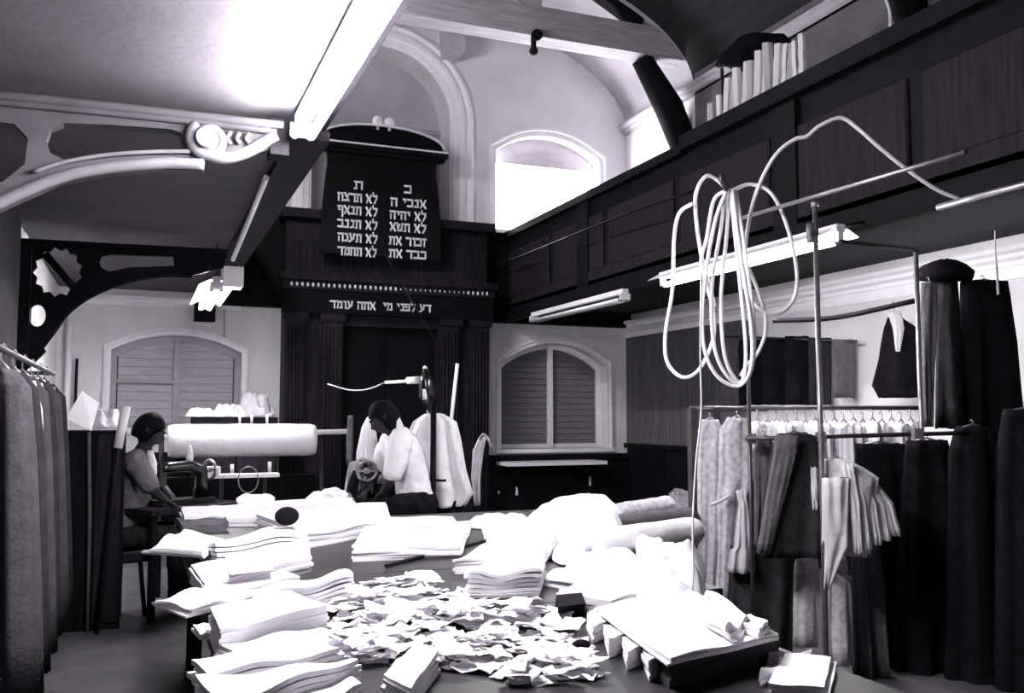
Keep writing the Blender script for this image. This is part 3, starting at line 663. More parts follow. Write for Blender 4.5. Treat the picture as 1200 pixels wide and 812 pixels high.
def inside(p, poly):
    c = False
    for i in range(len(poly)):
        a, b = poly[i], poly[i - 1]
        if (a[1] > p[1]) != (b[1] > p[1]) and p[0] < (b[0] - a[0]) * (p[1] - a[1]) / (b[1] - a[1]) + a[0]: c = not c
    return c
PW = [tuple(PZ(x, y, TZ + .02))[:2] for x, y in poly]
xs = [p[0] for p in PW]; ys = [p[1] for p in PW]; n = 0; placed = []
r = random.Random(11)
while n < 285:
    x, y = r.uniform(min(xs), max(xs)), r.uniform(min(ys), max(ys))
    if not inside((x, y), PW): continue
    size = r.uniform(.05, .10) * (1.2 if y > 2.5 else .95)
    # pile up: rest on scraps already lying here
    lay = sum(1 for (a, b, s) in placed if (a - x) ** 2 + (b - y) ** 2 < (.55 * size) ** 2)
    if lay > 4: continue
    o = bpy.data.objects.new('fabric_scrap', r.choice(scr_meshes)); COL.objects.link(o)
    o.location = (x, y, TZ + .0005 + lay * .011); o.scale = (size, size, size * r.uniform(.7, 1.1)); o.rotation_euler = (r.uniform(-.25, .25) * min(lay, 1), r.uniform(-.25, .25) * min(lay, 1), r.uniform(0, 6.28))
    tag(o, 'small white cut cloth scrap in the loose heap mid-table', 'cloth scrap', 'cloth scraps heaped on the near table'); placed.append((x, y, size)); n += 1
# ------------------------------------------------------------------ hanging cloth
def drape(rows, d, m, name, parent=None, th=.06, nf=7, amp=.35, seed=0, n=48, tilt=0.0, cap=True, grow=0.0):
    """a hanging tube of cloth through pixel rows (left, right, y) at depth d, folded like a curtain"""
    r = random.Random(seed); ph = r.random() * 6; R = []
    rr = []
    for i in range(len(rows) - 1):
        a, b = rows[i], rows[i + 1]
        for k in range(4): rr.append([a[q] + (b[q] - a[q]) * k / 4 for q in range(3)])
    rr.append(list(rows[-1])); N = len(rr)
    for i, (l, rt, y) in enumerate(rr):
        f = i / (N - 1); a = W(l, y, d + tilt * f); b = W(rt, y, d + tilt * f); c = (a + b) / 2; hw = (b - a).length / 2; T = th * (.55 + .45 * f + grow * f)
        ring = []
        for k in range(n):
            q = 2 * math.pi * k / n; fold = amp * (.25 + .75 * f)
            w1 = math.sin(q * nf + ph + .6 * math.sin(f * 3 + ph)) * fold + .4 * fold * math.sin(q * nf * 2.3 + ph * 2)
            cx = math.cos(q); sx = math.sin(q); cx = math.copysign(abs(cx) ** .8, cx)
            p = c + RIGHT * (cx * hw * (1 + .03 * w1)) + FLAT * (sx * T * (1 + w1) + .012 * noise.noise(Vector((cx * 2, f * 4, seed))))
            p.z = c.z + .006 * noise.noise(Vector((q * 2, f * 3, seed + 4))) * (1 if i in (0, N - 1) else 0) * 2
            ring.append(p)
        R.append(ring)
    return MB().rings(R).build(name, m, parent)
def hang(rows, d, m, label, cat, name, th=.06, nf=7, amp=.35, seed=0, hanger=True, grp=None, hook_up=8, tilt=0.0, part='cloth', grow=0):
    l, rt, y = rows[0]; lb, rb, yb = rows[-1]; bot = W((lb + rb) / 2, yb, d)
    t = thing(name, bot, label, cat, grp)
    drape(rows, d, m, part, t, th, nf, amp, seed, tilt=tilt, grow=grow)
    if hanger:
        c = W((l + rt) / 2, y, d); s = W(rt, y, d) - W(l, y, d); h = hook_up / F * d
        pts = [c - s * .42 + Vector((0, 0, -.01)), c + Vector((0, 0, h * .35)), c + s * .42 + Vector((0, 0, -.01))]
        hg = MB().tube(pts, .006, 6).build('hanger', steel, t); MB().tube(spline([c + Vector((0, 0, h * .35)), c + Vector((0, 0, h * .8)), c + Vector((0, 0, h)) + FLAT * .02, c + Vector((0, 0, h * .8)) + FLAT * .035], 4), .003, 5).build('hook', steel, hg)
    return t
dR = 4.75      # front clothes rail
# the scaffold rack: three posts, front and back rails
rk = thing('clothes_rack', W(960, 790, dR).xy.to_3d(), 'tall tubular steel clothes rack on the right', 'rack')
def post(px0, py0, px1, d, r, floor=True, m=steel):
    a = W(px0, py0, d); mb = MB().tube([Vector((a.x, a.y, .0 if floor else W(px1, floor_y, d).z)), a], r, 12); return mb
post(955, 240, 962, dR, .014).build('post', steel, rk)
post(877, 440, 880, dR + .05, .010).build('post', steel_dark, rk)
post(1073, 292, 1075, dR + .5, .014).build('post', steel, rk)
MB().tube([W(950, 262, dR), W(950, 284, dR)], .022, 10).build('clamp', steel, rk)
MB().tube([W(955, 236, dR), W(955, 242, dR)], .02, 10).build('finial', steel, rk)
MB().tube([W(874, 514, dR), W(1142, 507, dR + .15)], .012, 10).build('rail', steel_dark, rk)
MB().tube([W(985, 283, dR + .1), W(1074, 293, dR + .5)], .012, 8).build('stay', steel_dark, rk)
for x, y in ((880, 514), (962, 512), (1075, 508)): MB().obox(W(x, y, dR + .03), RIGHT * .022, FLAT * .022, Z_ * .026).build('clamp', steel, rk)
MB().tube([W(872, 478, dR + .7), W(1078, 478, dR + .7)], .013, 8).build('back_rail', steel_dark, rk)
rk2 = thing('clothes_rack', W(825, 700, dR + .8).xy.to_3d(), 'low dark-framed clothes rack left of the scaffold rack', 'rack')
for x in (811, 838):
    a = W(x, 478, dR + .75); MB().box((a.x - .022, a.y - .022, 0), (a.x + .022, a.y + .022, a.z)).build('post', steel_dark, rk2)
MB().tube([W(808, 479, dR + .75), W(900, 479, dR + .75)], .016, 8).build('rail', steel_dark, rk2)
# garments, left to right
hang([(822, 842, 492), (818, 848, 505), (817, 846, 560), (818, 842, 640), (816, 838, 700)], dR + .55, cloth_p, 'leftmost light speckled dress on the rack, beside the cable', 'dress', 'hanging_dress', .05, 5, .4, 1)
hang([(852, 876, 490), (843, 880, 503), (842, 884, 560), (840, 874, 585), (841, 864, 640), (838, 860, 702)], dR + .4, cloth_p, 'light speckled dress with a gathered waist, second on the rack', 'dress', 'hanging_dress', .06, 6, .4, 2)
t = hang([(862, 874, 575), (866, 876, 590), (861, 882, 640), (856, 884, 645), (852, 884, 670)], dR + .25, cloth_l, 'pale gathered sleeve dangling between speckled dress and dark coat', 'garment', 'hanging_blouse', .035, 8, .5, 3, hanger=False, part='sleeve')
MB().tube(spline([W(832, 592, dR + .3), W(846, 586, dR + .3), W(856, 580, dR + .3)], 5), .010, 6).build('tie_belt', cloth_l, t)
hang([(888, 905, 512), (882, 906, 530), (884, 902, 590), (884, 898, 640)], dR + .12, cloth_s, 'narrow grey striped garment left of the dark coat', 'garment', 'hanging_blouse', .03, 5, .5, 4)
ct = hang([(912, 950, 508), (905, 960, 520), (898, 962, 560), (892, 964, 610), (888, 962, 652)], dR, cloth_d, 'dark charcoal coat with a broad folded front edge at rack centre', 'coat', 'hanging_coat', .07, 4, .25, 5)
drape([(908, 938, 510), (906, 934, 530), (896, 918, 590), (886, 904, 648)], dR - .085, cloth_g, 'lapel', ct, .018, 2, .2, 6)
drape([(950, 958, 548), (951, 960, 580), (952, 958, 598)], dR - .09, cloth_l, 'pocket_strip', ct, .012, 2, .2, 7)
bl = hang([(966, 992, 538), (964, 1012, 548), (963, 1030, 560), (963, 1024, 600), (963, 1020, 650)], dR - .05, cloth_o, 'white pleated blouse flaring out to the right of the post', 'blouse', 'hanging_blouse', .06, 5, .35, 8)
drape([(963, 995, 560), (963, 994, 600), (963, 993, 640), (963, 972, 690)], dR - .14, cloth_o, 'front_panel', bl, .02, 3, .3, 9)
for k in range(5):
    x = 1000 + k * 9
    drape([(986 + k * 5, 1000 + k * 5, 543 + k * 3), (x - 4 + k, x + 7 + k, 590), (x + k * 2, x + 10 + k * 2.6, 648 - k * 5)], dR - .12 + k * .02, cloth_o, 'pleat', bl, .018, 2, .3, 10 + k)
hang([(932, 958, 650), (930, 960, 680), (929, 958, 757)], dR + .15, cloth_p, 'speckled skirt panel showing beneath the dark coat', 'skirt', 'hanging_skirt', .04, 4, .35, 16, hanger=False)
hang([(964, 990, 650), (965, 998, 690), (966, 1000, 778)], dR + .1, cloth_p, 'speckled skirt hanging beneath the white blouse', 'skirt', 'hanging_skirt', .05, 5, .4, 17, hanger=False)
hang([(996, 1026, 610), (998, 1036, 680), (1000, 1042, 790)], dR + .25, cloth_s, 'long dark striped skirt right of the speckled skirt', 'skirt', 'hanging_skirt', .07, 6, .5, 18, hanger=False)
hang([(856, 930, 640), (852, 930, 690), (850, 928, 762)], dR + .35, cloth_d, 'dark skirts hanging low behind the charcoal coat', 'skirt', 'hanging_skirt', .08, 8, .4, 19, hanger=False)
hang([(1002, 1060, 520), (1006, 1070, 570), (1008, 1080, 660), (1010, 1090, 800)], dR + .5, cloth_k, 'black coat behind the white blouse', 'coat', 'hanging_coat', .09, 6, .35, 20)
hang([(1062, 1110, 516), (1058, 1118, 560), (1050, 1130, 700), (1046, 1140, 820)], dR + .35, cloth_k, 'black coat right of the white blouse, full length', 'coat', 'hanging_coat', .10, 6, .35, 21)
hang([(1120, 1160, 500), (1112, 1176, 530), (1110, 1190, 700), (1106, 1196, 830)], dR + .2, cloth_k, 'black coat next to the right edge of the photo', 'coat', 'hanging_coat', .12, 6, .3, 22)
hang([(1176, 1230, 480), (1170, 1240, 520), (1168, 1250, 700), (1168, 1260, 830)], dR, cloth_k, 'black coat cut off by the right edge', 'coat', 'hanging_coat', .12, 6, .3, 23)
# the row of white shirts on the back rail: shoulders under film
for i in range(17):
    x = 886 + i * 11.2; dd = dR + .62 + (i % 3) * .03
    hang([(x - 4, x + 8, 494 + (i % 2) * 2), (x - 8, x + 11, 500), (x - 7, x + 10, 512), (x - 6, x + 9, 560)], dd, cloth_w if i % 5 else cloth_o, 'white shirt in the close row behind the front rail', 'shirt', 'hanging_shirt', .10, 3, .3, 60 + i, grp='white shirts on the back rail', hook_up=14)
# wall clothes, right wall
WX = XR - .12
def dW(px, py): r = ray(px, py); return WX / r.x
for i, (l, rt, y0, y1, m, lab) in enumerate([
    (866, 892, 398, 474, cloth_k, 'black trousers at the left of the row folded over the wall rail'),
    (892, 920, 396, 474, cloth_k, 'black trousers second in the row folded over the wall rail'),
    (920, 948, 394, 474, cloth_k, 'black trousers third in the row folded over the wall rail'),
    (948, 974, 396, 474, cloth_d, 'charcoal trousers next to the pale ones on the wall rail'),
    (975, 1001, 398, 466, cloth_g, 'grey trousers at the right end of the wall rail row')]):
    d = dW((l + rt) / 2, 430) - .05
    hang([(l, rt, y0), (l - 1, rt + 1, y0 + 12), (l, rt, (y0 + y1) / 2), (l, rt, y1)], d, m, lab, 'trousers', 'hanging_trousers', .05, 3, .25, 30 + i, hanger=False, grp='trousers folded over the wall rail')
tag(MB().tube([W(845, 394, dW(860, 400) - .02), W(1004, 400, dW(1004, 400) - .04)], .012, 8).build('wall_rail', steel_dark), 'dark rail on the right wall carrying folded trousers', 'rail')
jd = dW(1048, 410) - .25
jk = hang([(1040, 1056, 372), (1036, 1074, 384), (1030, 1082, 420), (1022, 1084, 452), (1030, 1084, 466)], jd, cloth_k, 'dark jacket on a hanger against the white wall, right', 'jacket', 'hanging_jacket', .07, 4, .25, 36, hook_up=20)
drape([(1040, 1056, 366), (1046, 1060, 384), (1050, 1055, 412)], jd - .07, cloth_o, 'shirt_front', jk, .015, 2, .2, 37)
hang([(1079, 1098, 332), (1077, 1098, 380), (1077, 1095, 440), (1080, 1092, 500)], dR + .75, cloth_g, 'long grey trousers hanging just right of the far post', 'trousers', 'hanging_trousers', .04, 4, .3, 38)
hang([(1098, 1122, 330), (1098, 1126, 400), (1096, 1130, 502)], dR + .85, cloth_d, 'charcoal trousers right of the long grey pair', 'trousers', 'hanging_trousers', .06, 4, .3, 39)
hang([(1126, 1180, 330), (1124, 1190, 400), (1120, 1200, 520)], dR + .9, cloth_k, 'black garment under the gallery at the upper right', 'garment', 'hanging_coat', .12, 6, .3, 40)
heap_ = MB()
c = W(1106, 316, dR + .85)
tag(MB().rings([[c + RIGHT * (math.cos(q) * .17 * s) + FLAT * (math.sin(q) * .12 * s) + Z_ * (z + .02 * noise.noise(Vector((q, z * 9, 3)))) for q in [2 * math.pi * k / 24 for k in range(24)]] for z, s in ((-.06, 1), (-.02, 1.05), (.02, .8), (.05, .45), (.062, .1))]).build('folded_coat', cloth_k), 'black folded coat piled on top of the hanging trousers', 'coat')
# pattern papers hung on the gallery
for i in range(15):
    f = i / 14.0; x = 836 + f * 104; r_ = random.Random(200 + i)
    yb = 152 - f * 56; yt = yb - 30 - (24 * math.sin(f * 3.0) if f < .75 else 12) - r_.uniform(0, 14) - 8 * f
    d = 4.55 / ray(x, yb).x; lean = r_.uniform(-4, 6)
    a, b = W(x, yb + 6, d), W(x + lean, yt, d); w = r_.uniform(3, 6) / F * d
    mb = MB(); R = []
    for k in range(6):
        p = a.lerp(b, k / 5) + FLAT * .03 * noise.noise(Vector((i, k * .7, 0)))
        R.append([p - RIGHT * w - FLAT * .006, p + FLAT * -.02, p + RIGHT * w - FLAT * .006, p + RIGHT * w + FLAT * .012, p + FLAT * .002, p - RIGHT * w + FLAT * .012])
    mb.rings(R, False); tag(mb.build('pattern_card', paper if i % 3 else card), 'pale long paper pattern in the bunch standing on the right gallery', 'paper pattern', 'paper patterns on the right gallery')
cb = thing('dress_rail', PX(890, 110, 4.75), 'dark cloth-covered rail above the paper patterns on the gallery', 'rail')
drape([(868, 920, 42), (846, 942, 62), (838, 944, 76)], 4.75 / ray(890, 80).x, cloth_k, 'cover', cb, .12, 5, .3, 77)
p_ = PX(846, 80, 4.75); MB().tube([(p_.x, p_.y, 3.66), tuple(p_)], .015, 6).build('upright', steel_dark, cb)
p_ = PX(940, 80, 4.75); MB().tube([(p_.x, p_.y, 3.66), tuple(p_)], .015, 6).build('upright', steel_dark, cb)
tag(MB().tube(spline([PX(1037, -4, 5.2), PX(1043, 15, 5.2), PX(1044, 48, 5.2)], 5), .012, 6).build('rope', pvc), 'short pale cord hanging at the top right above the gallery', 'cord')
tag(MB().tube([PX(1166, 270, 4.30), PX(1166, 288, 4.30), PX(1170, 345, 4.30)], [.003, .004, .007], 8).build('rope', pvc), 'thin pale sliver painting a slit of light near the right edge under the gallery', 'cord')  # pale sliver modelled in place of a slit of light

# ------------------------------------------------------------------ cables
dC = 4.35
def cable(px, d, r=.011, m=pvc, name='cable', n=8, jig=0): return MB().tube(spline([W(x, y, d + (jig * math.sin(i * 1.7))) for i, (x, y) in enumerate(px)], n), r, 8)
coil = thing('cable_coil', W(850, 215, dC), 'big hanging coil of pale cable in front of the lit tube', 'cable')
loops = [[(852, 222), (838, 260), (826, 330), (824, 400), (840, 440), (866, 452), (880, 430), (880, 380), (868, 300), (858, 222)],
         [(850, 222), (846, 260), (834, 340), (838, 410), (858, 446), (878, 440), (884, 390), (874, 300), (862, 222)],
         [(855, 221), (852, 270), (845, 350), (850, 420), (868, 448), (874, 410), (866, 320), (856, 222)],
         [(848, 224), (836, 236), (828, 280), (822, 310), (835, 360), (836, 396), (820, 432), (800, 442), (782, 424), (780, 390), (788, 340), (790, 280), (796, 250), (812, 238)],
         [(853, 224), (842, 212), (828, 206), (817, 222), (815, 246), (822, 300), (838, 360)],
         [(856, 224), (880, 216), (905, 228), (924, 270), (934, 320), (930, 350), (915, 366), (895, 364), (880, 350), (868, 318), (860, 226)],
         [(858, 224), (868, 290), (888, 340), (898, 380), (890, 410), (876, 428), (868, 440)]]
for i, l in enumerate(loops): cable(l, dC + .02 * i, .0095, jig=.02).build('loop', pvc, coil)
MB().tube([W(852, 224, dC), W(845, 210, dC), W(846, 204, dC)], .012, 6).build('hook', steel_dark, coil)
tag(cable([(872, 330), (873, 290), (882, 240), (895, 205), (912, 178), (932, 163), (945, 160), (960, 148), (985, 138), (1005, 150), (1030, 172), (1065, 200), (1098, 222), (1124, 233)], dC + .1, .010).build('loose_cable', pvc), 'pale cable rising from the coil and arching to the right', 'cable')
tag(cable([(822, 318), (821, 420), (822, 480), (816, 540), (812, 610), (812, 680), (806, 740), (802, 790), (806, 830)], 2.9, .0032).build('hanging_cable', pvc), 'thin pale cable dropping straight down in front of the big white stack', 'cable')
tag(MB().tube([W(868, 256, dC + .25), W(1132, 178, dC - 1.0)], .010, 8).build('rail', steel), 'steel rod running up to the right behind the cable coil', 'rod')
tag(MB().tube([W(1100, 243, 3.6), W(1230, 209, 3.0)], .014, 8).build('rail', steel), 'short bright rod at the right edge', 'rod')
tag(MB().tube(spline([PX(520, 338, 4.0), PX(700, 264, 3.95), PX(812, 224, 3.9)], 6), .010, 6).build('overhead_wire', pvc_dark), 'overhead wire running along the right gallery front towards the ark', 'wire')
tag(MB().tube(spline([W(906, 376, 6.2), W(980, 372, 6.0), (W(1074, 352, 5.7))], 6), .018, 6).build('wall_cable', pvc_dark), 'dark sagging cable across the white wall on the right', 'cable')
tag(MB().tube([W(452, 300, 6.5), W(528, 432, 7.2)], .006, 6).build('lamp_wire', pvc_dark), 'thin dark wire slanting down across the cupboard front', 'wire')
# back-wall fittings
tag(MB().tube([(PY(83, 345, D - .05).x, D - .06, 2.6), (PY(83, 345, D - .05).x, D - .06, .2)], .03, 10).build('downpipe', white_paint), 'white vertical pipe left of the left window', 'pipe')
tag(MB().tube([(PY(93, 345, D - .05).x, D - .06, 2.0), (PY(93, 345, D - .05).x, D - .06, 1.4)], .014, 8).build('pipe', iron), 'short dark pipe beside the white one', 'pipe')
a = PY(240, 366, D - .08); bx = MB().box((a.x - .11, D - .12, a.z - .10), (a.x + .11, D - .001, a.z + .12)); tag(bevel(bx.build('junction_box', iron), .01), 'dark grilled box on the wall above the left window', 'box')
tag(MB().tube([PY(263, 352, D - .02), PY(263, 404, D - .02)], .008, 6).build('conduit', grey_paint), 'thin conduit running down to the left window head', 'conduit')
# ------------------------------------------------------------------ people
def eval_mesh(o):
    bpy.context.view_layer.update(); dg = bpy.context.evaluated_depsgraph_get()
    me = bpy.data.meshes.new_from_object(o.evaluated_get(dg)); return me
def limb(mb, pts, rs, n=16):
    P = spline(pts, 5); R = []
    for i in range(len(rs) - 1):
        for k in range(5): R.append(rs[i] + (rs[i + 1] - rs[i]) * k / 5)
    R.append(rs[-1]); mb.tube(P, R, n); mb.ball(P[0], R[0] * .99); mb.ball(P[-1], R[-1] * .99)
def torso(mb, J, wk, dk, low=0.0):
    s = (J['sh_f'] - J['sh_n']).normalized(); pts = [J['pelvis'] - Z_ * low, J['pelvis'], J['waist'], J['chest'], lerp(J['chest'], J['neck0'], .6), J['neck0']]
    ws = [.15, .165, .145, .165, .155, .065]; ds = [.11, .12, .11, .12, .10, .06]
    P = spline(pts, 5); R = []
    for i, p in enumerate(P):
        a = min(i // 5, 4); f = i / 5 - a; t = (P[min(i + 1, len(P) - 1)] - P[max(i - 1, 0)]).normalized(); v = t.cross(s).normalized()
        w = (ws[a] + (ws[a + 1] - ws[a]) * f) * wk; d = (ds[a] + (ds[a + 1] - ds[a]) * f) * dk
        R.append([p + s * math.cos(q) * w + v * math.sin(q) * d for q in [2 * math.pi * k / 24 for k in range(24)]])
    mb.rings(R)
def lerp(a, b, t): return a + (b - a) * t
def bake(o, vox, it=3):
    rm = o.modifiers.new('r', 'REMESH'); rm.mode = 'VOXEL'; rm.voxel_size = vox; rm.use_smooth_shade = True
    sm = o.modifiers.new('s', 'SMOOTH'); sm.iterations = it; sm.factor = .5
    if it > 3:
        dt = bpy.data.textures.get('cloth_folds') or bpy.data.textures.new('cloth_folds', 'CLOUDS'); dt.noise_scale = .09
        dm = o.modifiers.new('d', 'DISPLACE'); dm.texture = dt; dm.strength = .028; dm.mid_level = .5
    me = eval_mesh(o); o.modifiers.clear(); m = o.data.materials[0]; o.data = me
    if not me.materials: me.materials.append(m)
def head_into(mb, c, fwd, up, hh=.235):
    f = fwd.normalized(); s = f.cross(up).normalized(); u = s.cross(f); N, M = 28, 20; vs = []
    for j in range(M + 1):
        p = -math.pi / 2 + math.pi * j / M; z = math.sin(p); ring = []
        for k in range(N):
            q = 2 * math.pi * k / N; x, y = math.cos(q) * math.cos(p), math.sin(q) * math.cos(p)
            wx = .098; wy = .076
            if z < 0: wy *= 1 - .30 * (-z) ** 1.3; wx *= 1 - .12 * -z if x > 0 else 1 - .42 * -z
            X = x * wx + (.012 * -z if z < 0 and x > 0 else 0)
            if x > .6 and -.15 < z < .25: X -= .006
            ring.append(c + f * X + s * (y * wy) + u * (z * hh / 2))
        vs.append(ring)
    mb.rings(vs)
    mb.tube([c + f * .092 + u * .018, c + f * .112 - u * .022, c + f * .098 - u * .032], [.008, .014, .010], 8)
    mb.tube([c + f * .090 + s * .045 + u * .030, c + f * .100 + u * .030, c + f * .090 - s * .045 + u * .030], .010, 8)
    mb.tube([c + f * .088 + s * .022 - u * .058, c + f * .098 - u * .056, c + f * .088 - s * .022 - u * .058], .009, 8)
    for k in (-1, 1): mb.ball(c + s * (.078 * k) - f * .008 + u * .005, .018, .018, .032, 10, 8)
    return f, s, u
def hand_into(mb, wrist, dirv, palm_n, side, curl=.5, L=.18):
    d = dirv.normalized(); n = (palm_n - d * palm_n.dot(d)).normalized(); s = d.cross(n).normalized() * side
    R = []
    for i in range(6):
        t = i / 5; p = wrist + d * (L * .5 * t); w = .024 + .018 * min(1, t * 1.6); th = .016 - .003 * t
        R.append([p + s * math.cos(q) * w + n * math.sin(q) * th for q in [2 * math.pi * k / 14 for k in range(14)]])
    mb.rings(R)
    for k, (o, l) in enumerate(((-.032, .40), (-.011, .46), (.010, .43), (.030, .34))):
        a = wrist + d * (L * .48) + s * o; b = a + d * (L * l * .45) + n * (L * .10 * curl); e = b + d * (L * l * .42) + n * (L * .30 * curl)
        mb.tube([a, b, e], [.010, .009, .007], 8)
    a = wrist + d * (L * .14) - s * .030; b = a + d * (L * .22) - s * .026 + n * .01; e = b + d * (L * .20) - s * .004 + n * .016
    mb.tube([a, b, e], [.013, .011, .008], 8)
def person(name, J, face, label, skin_m, clothes, hair_m, hair_long=0.0):
    t = thing(name, (J['pelvis'].x, J['pelvis'].y, 0), label, 'person')
    mb = MB(); torso(mb, J, .88, .88); limb(mb, [J['chest'], J['neck0'], J['neck1'], J['head']], [.07, .06, .052, .05])
    for q in 'nf':
        limb(mb, [lerp(J['chest'], J['neck0'], .55), J['sh_' + q], J['el_' + q], J['wr_' + q]], [.06, .056, .041, .027])
        limb(mb, [J['hip_' + q], J['kn_' + q]], [.085, .056]); limb(mb, [J['kn_' + q], J['an_' + q]], [.056, .038]); limb(mb, [J['an_' + q] - Z_ * .03, J['toe_' + q]], [.042, .034])
    f, s_, u = head_into(mb, J['head'], face, Z_ + face * .25)
    for q, sd in (('n', 1), ('f', -1)): hand_into(mb, J['wr_' + q] - (J['wr_' + q] - J['el_' + q]).normalized() * .01, J['wr_' + q] - J['el_' + q] + Vector((0, 0, .03)), -Z_, sd)
    o = mb.build('body', skin_m, t); bake(o, .008)
    # hair: cap over the skull
    hm = MB(); R = []
    for j in range(12):
        p = -.55 - hair_long * .5 + (math.pi / 2 + .45 + hair_long * .5) * j / 11; ring = []
        for k in range(28):
            q = 2 * math.pi * k / 28; x, y = math.cos(q), math.sin(q); pp = p if x < .25 else max(p, .12 + .28 * x)
            rr = 1 + .05 * noise.noise(Vector((x * 4, y * 4, p * 4)))
            ring.append(J['head'] + (f * (x * .112 * math.cos(pp) - .006) + s_ * (y * .092 * math.cos(pp)) + u * (math.sin(pp) * .138)) * rr)
        R.append(ring)
    hm.rings(R).build('hair', hair_m, t)
    e = MB()
    for k in (-1, 1): e.ball(J['head'] + f * .086 + s_ * (.030 * k) + u * .012, .009)
    e.build('eyes', cloth_c, t)
    for nm, kind, m in clothes:
        c = MB()
        if kind == 'coat':
            torso(c, J, 1.12, 1.18, .10)
            for q in 'nf': limb(c, [lerp(J['chest'], J['neck0'], .55), J['sh_' + q], lerp(J['sh_' + q], J['el_' + q], .5), lerp(J['sh_' + q], J['el_' + q], .9)], [.085, .078, .070, .066])
        elif kind == 'blouse':
            torso(c, J, 1.10, 1.15, .06)
            for q in 'nf': limb(c, [lerp(J['chest'], J['neck0'], .55), J['sh_' + q], lerp(J['sh_' + q], J['el_' + q], .5), lerp(J['sh_' + q], J['el_' + q], .95)], [.085, .082, .090, .070])
        else:
            for q in 'nf':
                k = 1.35 if kind == 'skirt' else 1.0
                limb(c, [J['pelvis'] - Z_ * .02, J['hip_' + q], J['kn_' + q]], [.13, .10 * k, .075 * k]); limb(c, [J['kn_' + q], J['an_' + q] + Z_ * .06], [.074 * k, .058 * k])
        o = c.build(nm, m, t); bake(o, .011, 5)
    return t
def lerp(a, b, t): return a + (b - a) * t
dm_ = 6.6
J = dict(head=W(175, 505, dm_), neck1=W(170, 522, dm_), neck0=W(166, 531, dm_), chest=W(161, 553, dm_), waist=W(154, 588, dm_), pelvis=W(150, 622, dm_),
    sh_n=W(159, 541, dm_ - .17), el_n=W(177, 571, dm_ - .24), wr_n=W(193, 586, dm_ - .16), sh_f=W(168, 539, dm_ + .15), el_f=W(186, 566, dm_ + .2), wr_f=W(202, 584, dm_ + .12))
for s, o in (('n', -.10), ('f', .10)):
    J['hip_' + s] = J['pelvis'] + FLAT * o - Z_ * .02; J['kn_' + s] = J['pelvis'] + FLAT * o * 1.2 + RIGHT * .40 - Z_ * .03
    k = J['kn_' + s]; J['an_' + s] = Vector((k.x, k.y, .08)); J['toe_' + s] = Vector((k.x, k.y, .045)) + RIGHT * .14
man = person('person', J, RIGHT * .85 + FLAT * .25 - Z_ * .38, 'person in a grey short-sleeved coat seated at the left, bent over a sewing machine', skin,
    [('coat', 'coat', cloth_c), ('trousers', 'trousers', cloth_d)], hair)
fr = MB()                                          # white shirt front in the coat opening
a, b = W(176, 528, dm_ - .10), W(180, 557, dm_ - .17)
fr.rings([[p + RIGHT * math.cos(q) * w + FLAT * math.sin(q) * .02 for q in [2 * math.pi * k / 12 for k in range(12)]] for p, w in ((a, .018), (lerp(a, b, .4), .034), (lerp(a, b, .8), .030), (b, .020))]).build('shirt_front', cloth_w, man)
st = thing('stool', (J['pelvis'].x, J['pelvis'].y, 0), 'dark stool under the seated person at the left', 'stool')
zs = J['pelvis'].z - .17
MB().tube([(J['pelvis'].x, J['pelvis'].y, zs - .035), (J['pelvis'].x, J['pelvis'].y, zs)], .18, 24).build('seat', wood_mid, st)
for q in (.8, 2.4, 4.0, 5.5):
    MB().tube([(J['pelvis'].x + .12 * math.cos(q), J['pelvis'].y + .12 * math.sin(q), zs - .035), (J['pelvis'].x + .18 * math.cos(q), J['pelvis'].y + .18 * math.sin(q), 0)], .016, 8).build('leg', wood_mid, st)
dw = 6.75
J = dict(head=W(450, 490, dw), neck1=W(459, 503, dw), neck0=W(464, 508, dw), chest=W(473, 527, dw), waist=W(482, 556, dw), pelvis=W(488, 588, dw),
    sh_n=W(470, 514, dw - .16), el_n=W(460, 556, dw - .26), wr_n=W(449, 576, dw - .20), sh_f=W(462, 512, dw + .14), el_f=W(446, 545, dw + .2), wr_f=W(434, 566, dw + .1))
for s, o in (('n', -.10), ('f', .10)):
    J['hip_' + s] = J['pelvis'] + FLAT * o - Z_ * .03; J['kn_' + s] = J['pelvis'] + FLAT * o - RIGHT * .38 - Z_ * .14
    k = J['kn_' + s]; J['an_' + s] = Vector((k.x, k.y, .08)); J['toe_' + s] = Vector((k.x, k.y, .045)) - RIGHT * .14
wm = person('person', J, -RIGHT * .85 - FLAT * .12 - Z_ * .55, 'dark-haired person in a white blouse bent forward behind the table, mid photo', skin,
    [('blouse', 'blouse', cloth_w), ('skirt', 'skirt', cloth_k)], hair, .6)
a = W(468, 503, dw - .18)
MB().rings([[a + RIGHT * x * k + Z_ * z * k + FLAT * (-.01 + .02 * i) for x, z in ((-.03, -.06), (.045, -.05), (.03, .02), (0, .085), (-.02, .06))] for i, k in ((0, .9), (1, 1))], False).build('collar', cloth_w, wm)
ch = thing('stool', (J['pelvis'].x, J['pelvis'].y, 0), 'dark stool under the person in the white blouse', 'stool')
zs = J['pelvis'].z - .19; P0 = Vector((J['pelvis'].x, J['pelvis'].y, zs))
MB().obox(P0 - Z_ * .02, RIGHT * .21, FLAT * .2, Z_ * .02).build('seat', wood_mid, ch)
for i in (-1, 1):
    for j in (-1, 1): MB().tube([P0 + RIGHT * .18 * i + FLAT * .17 * j - Z_ * .04, Vector((P0.x, P0.y, 0)) + RIGHT * .2 * i + FLAT * .19 * j], .016, 8).build('leg', wood_mid, ch)

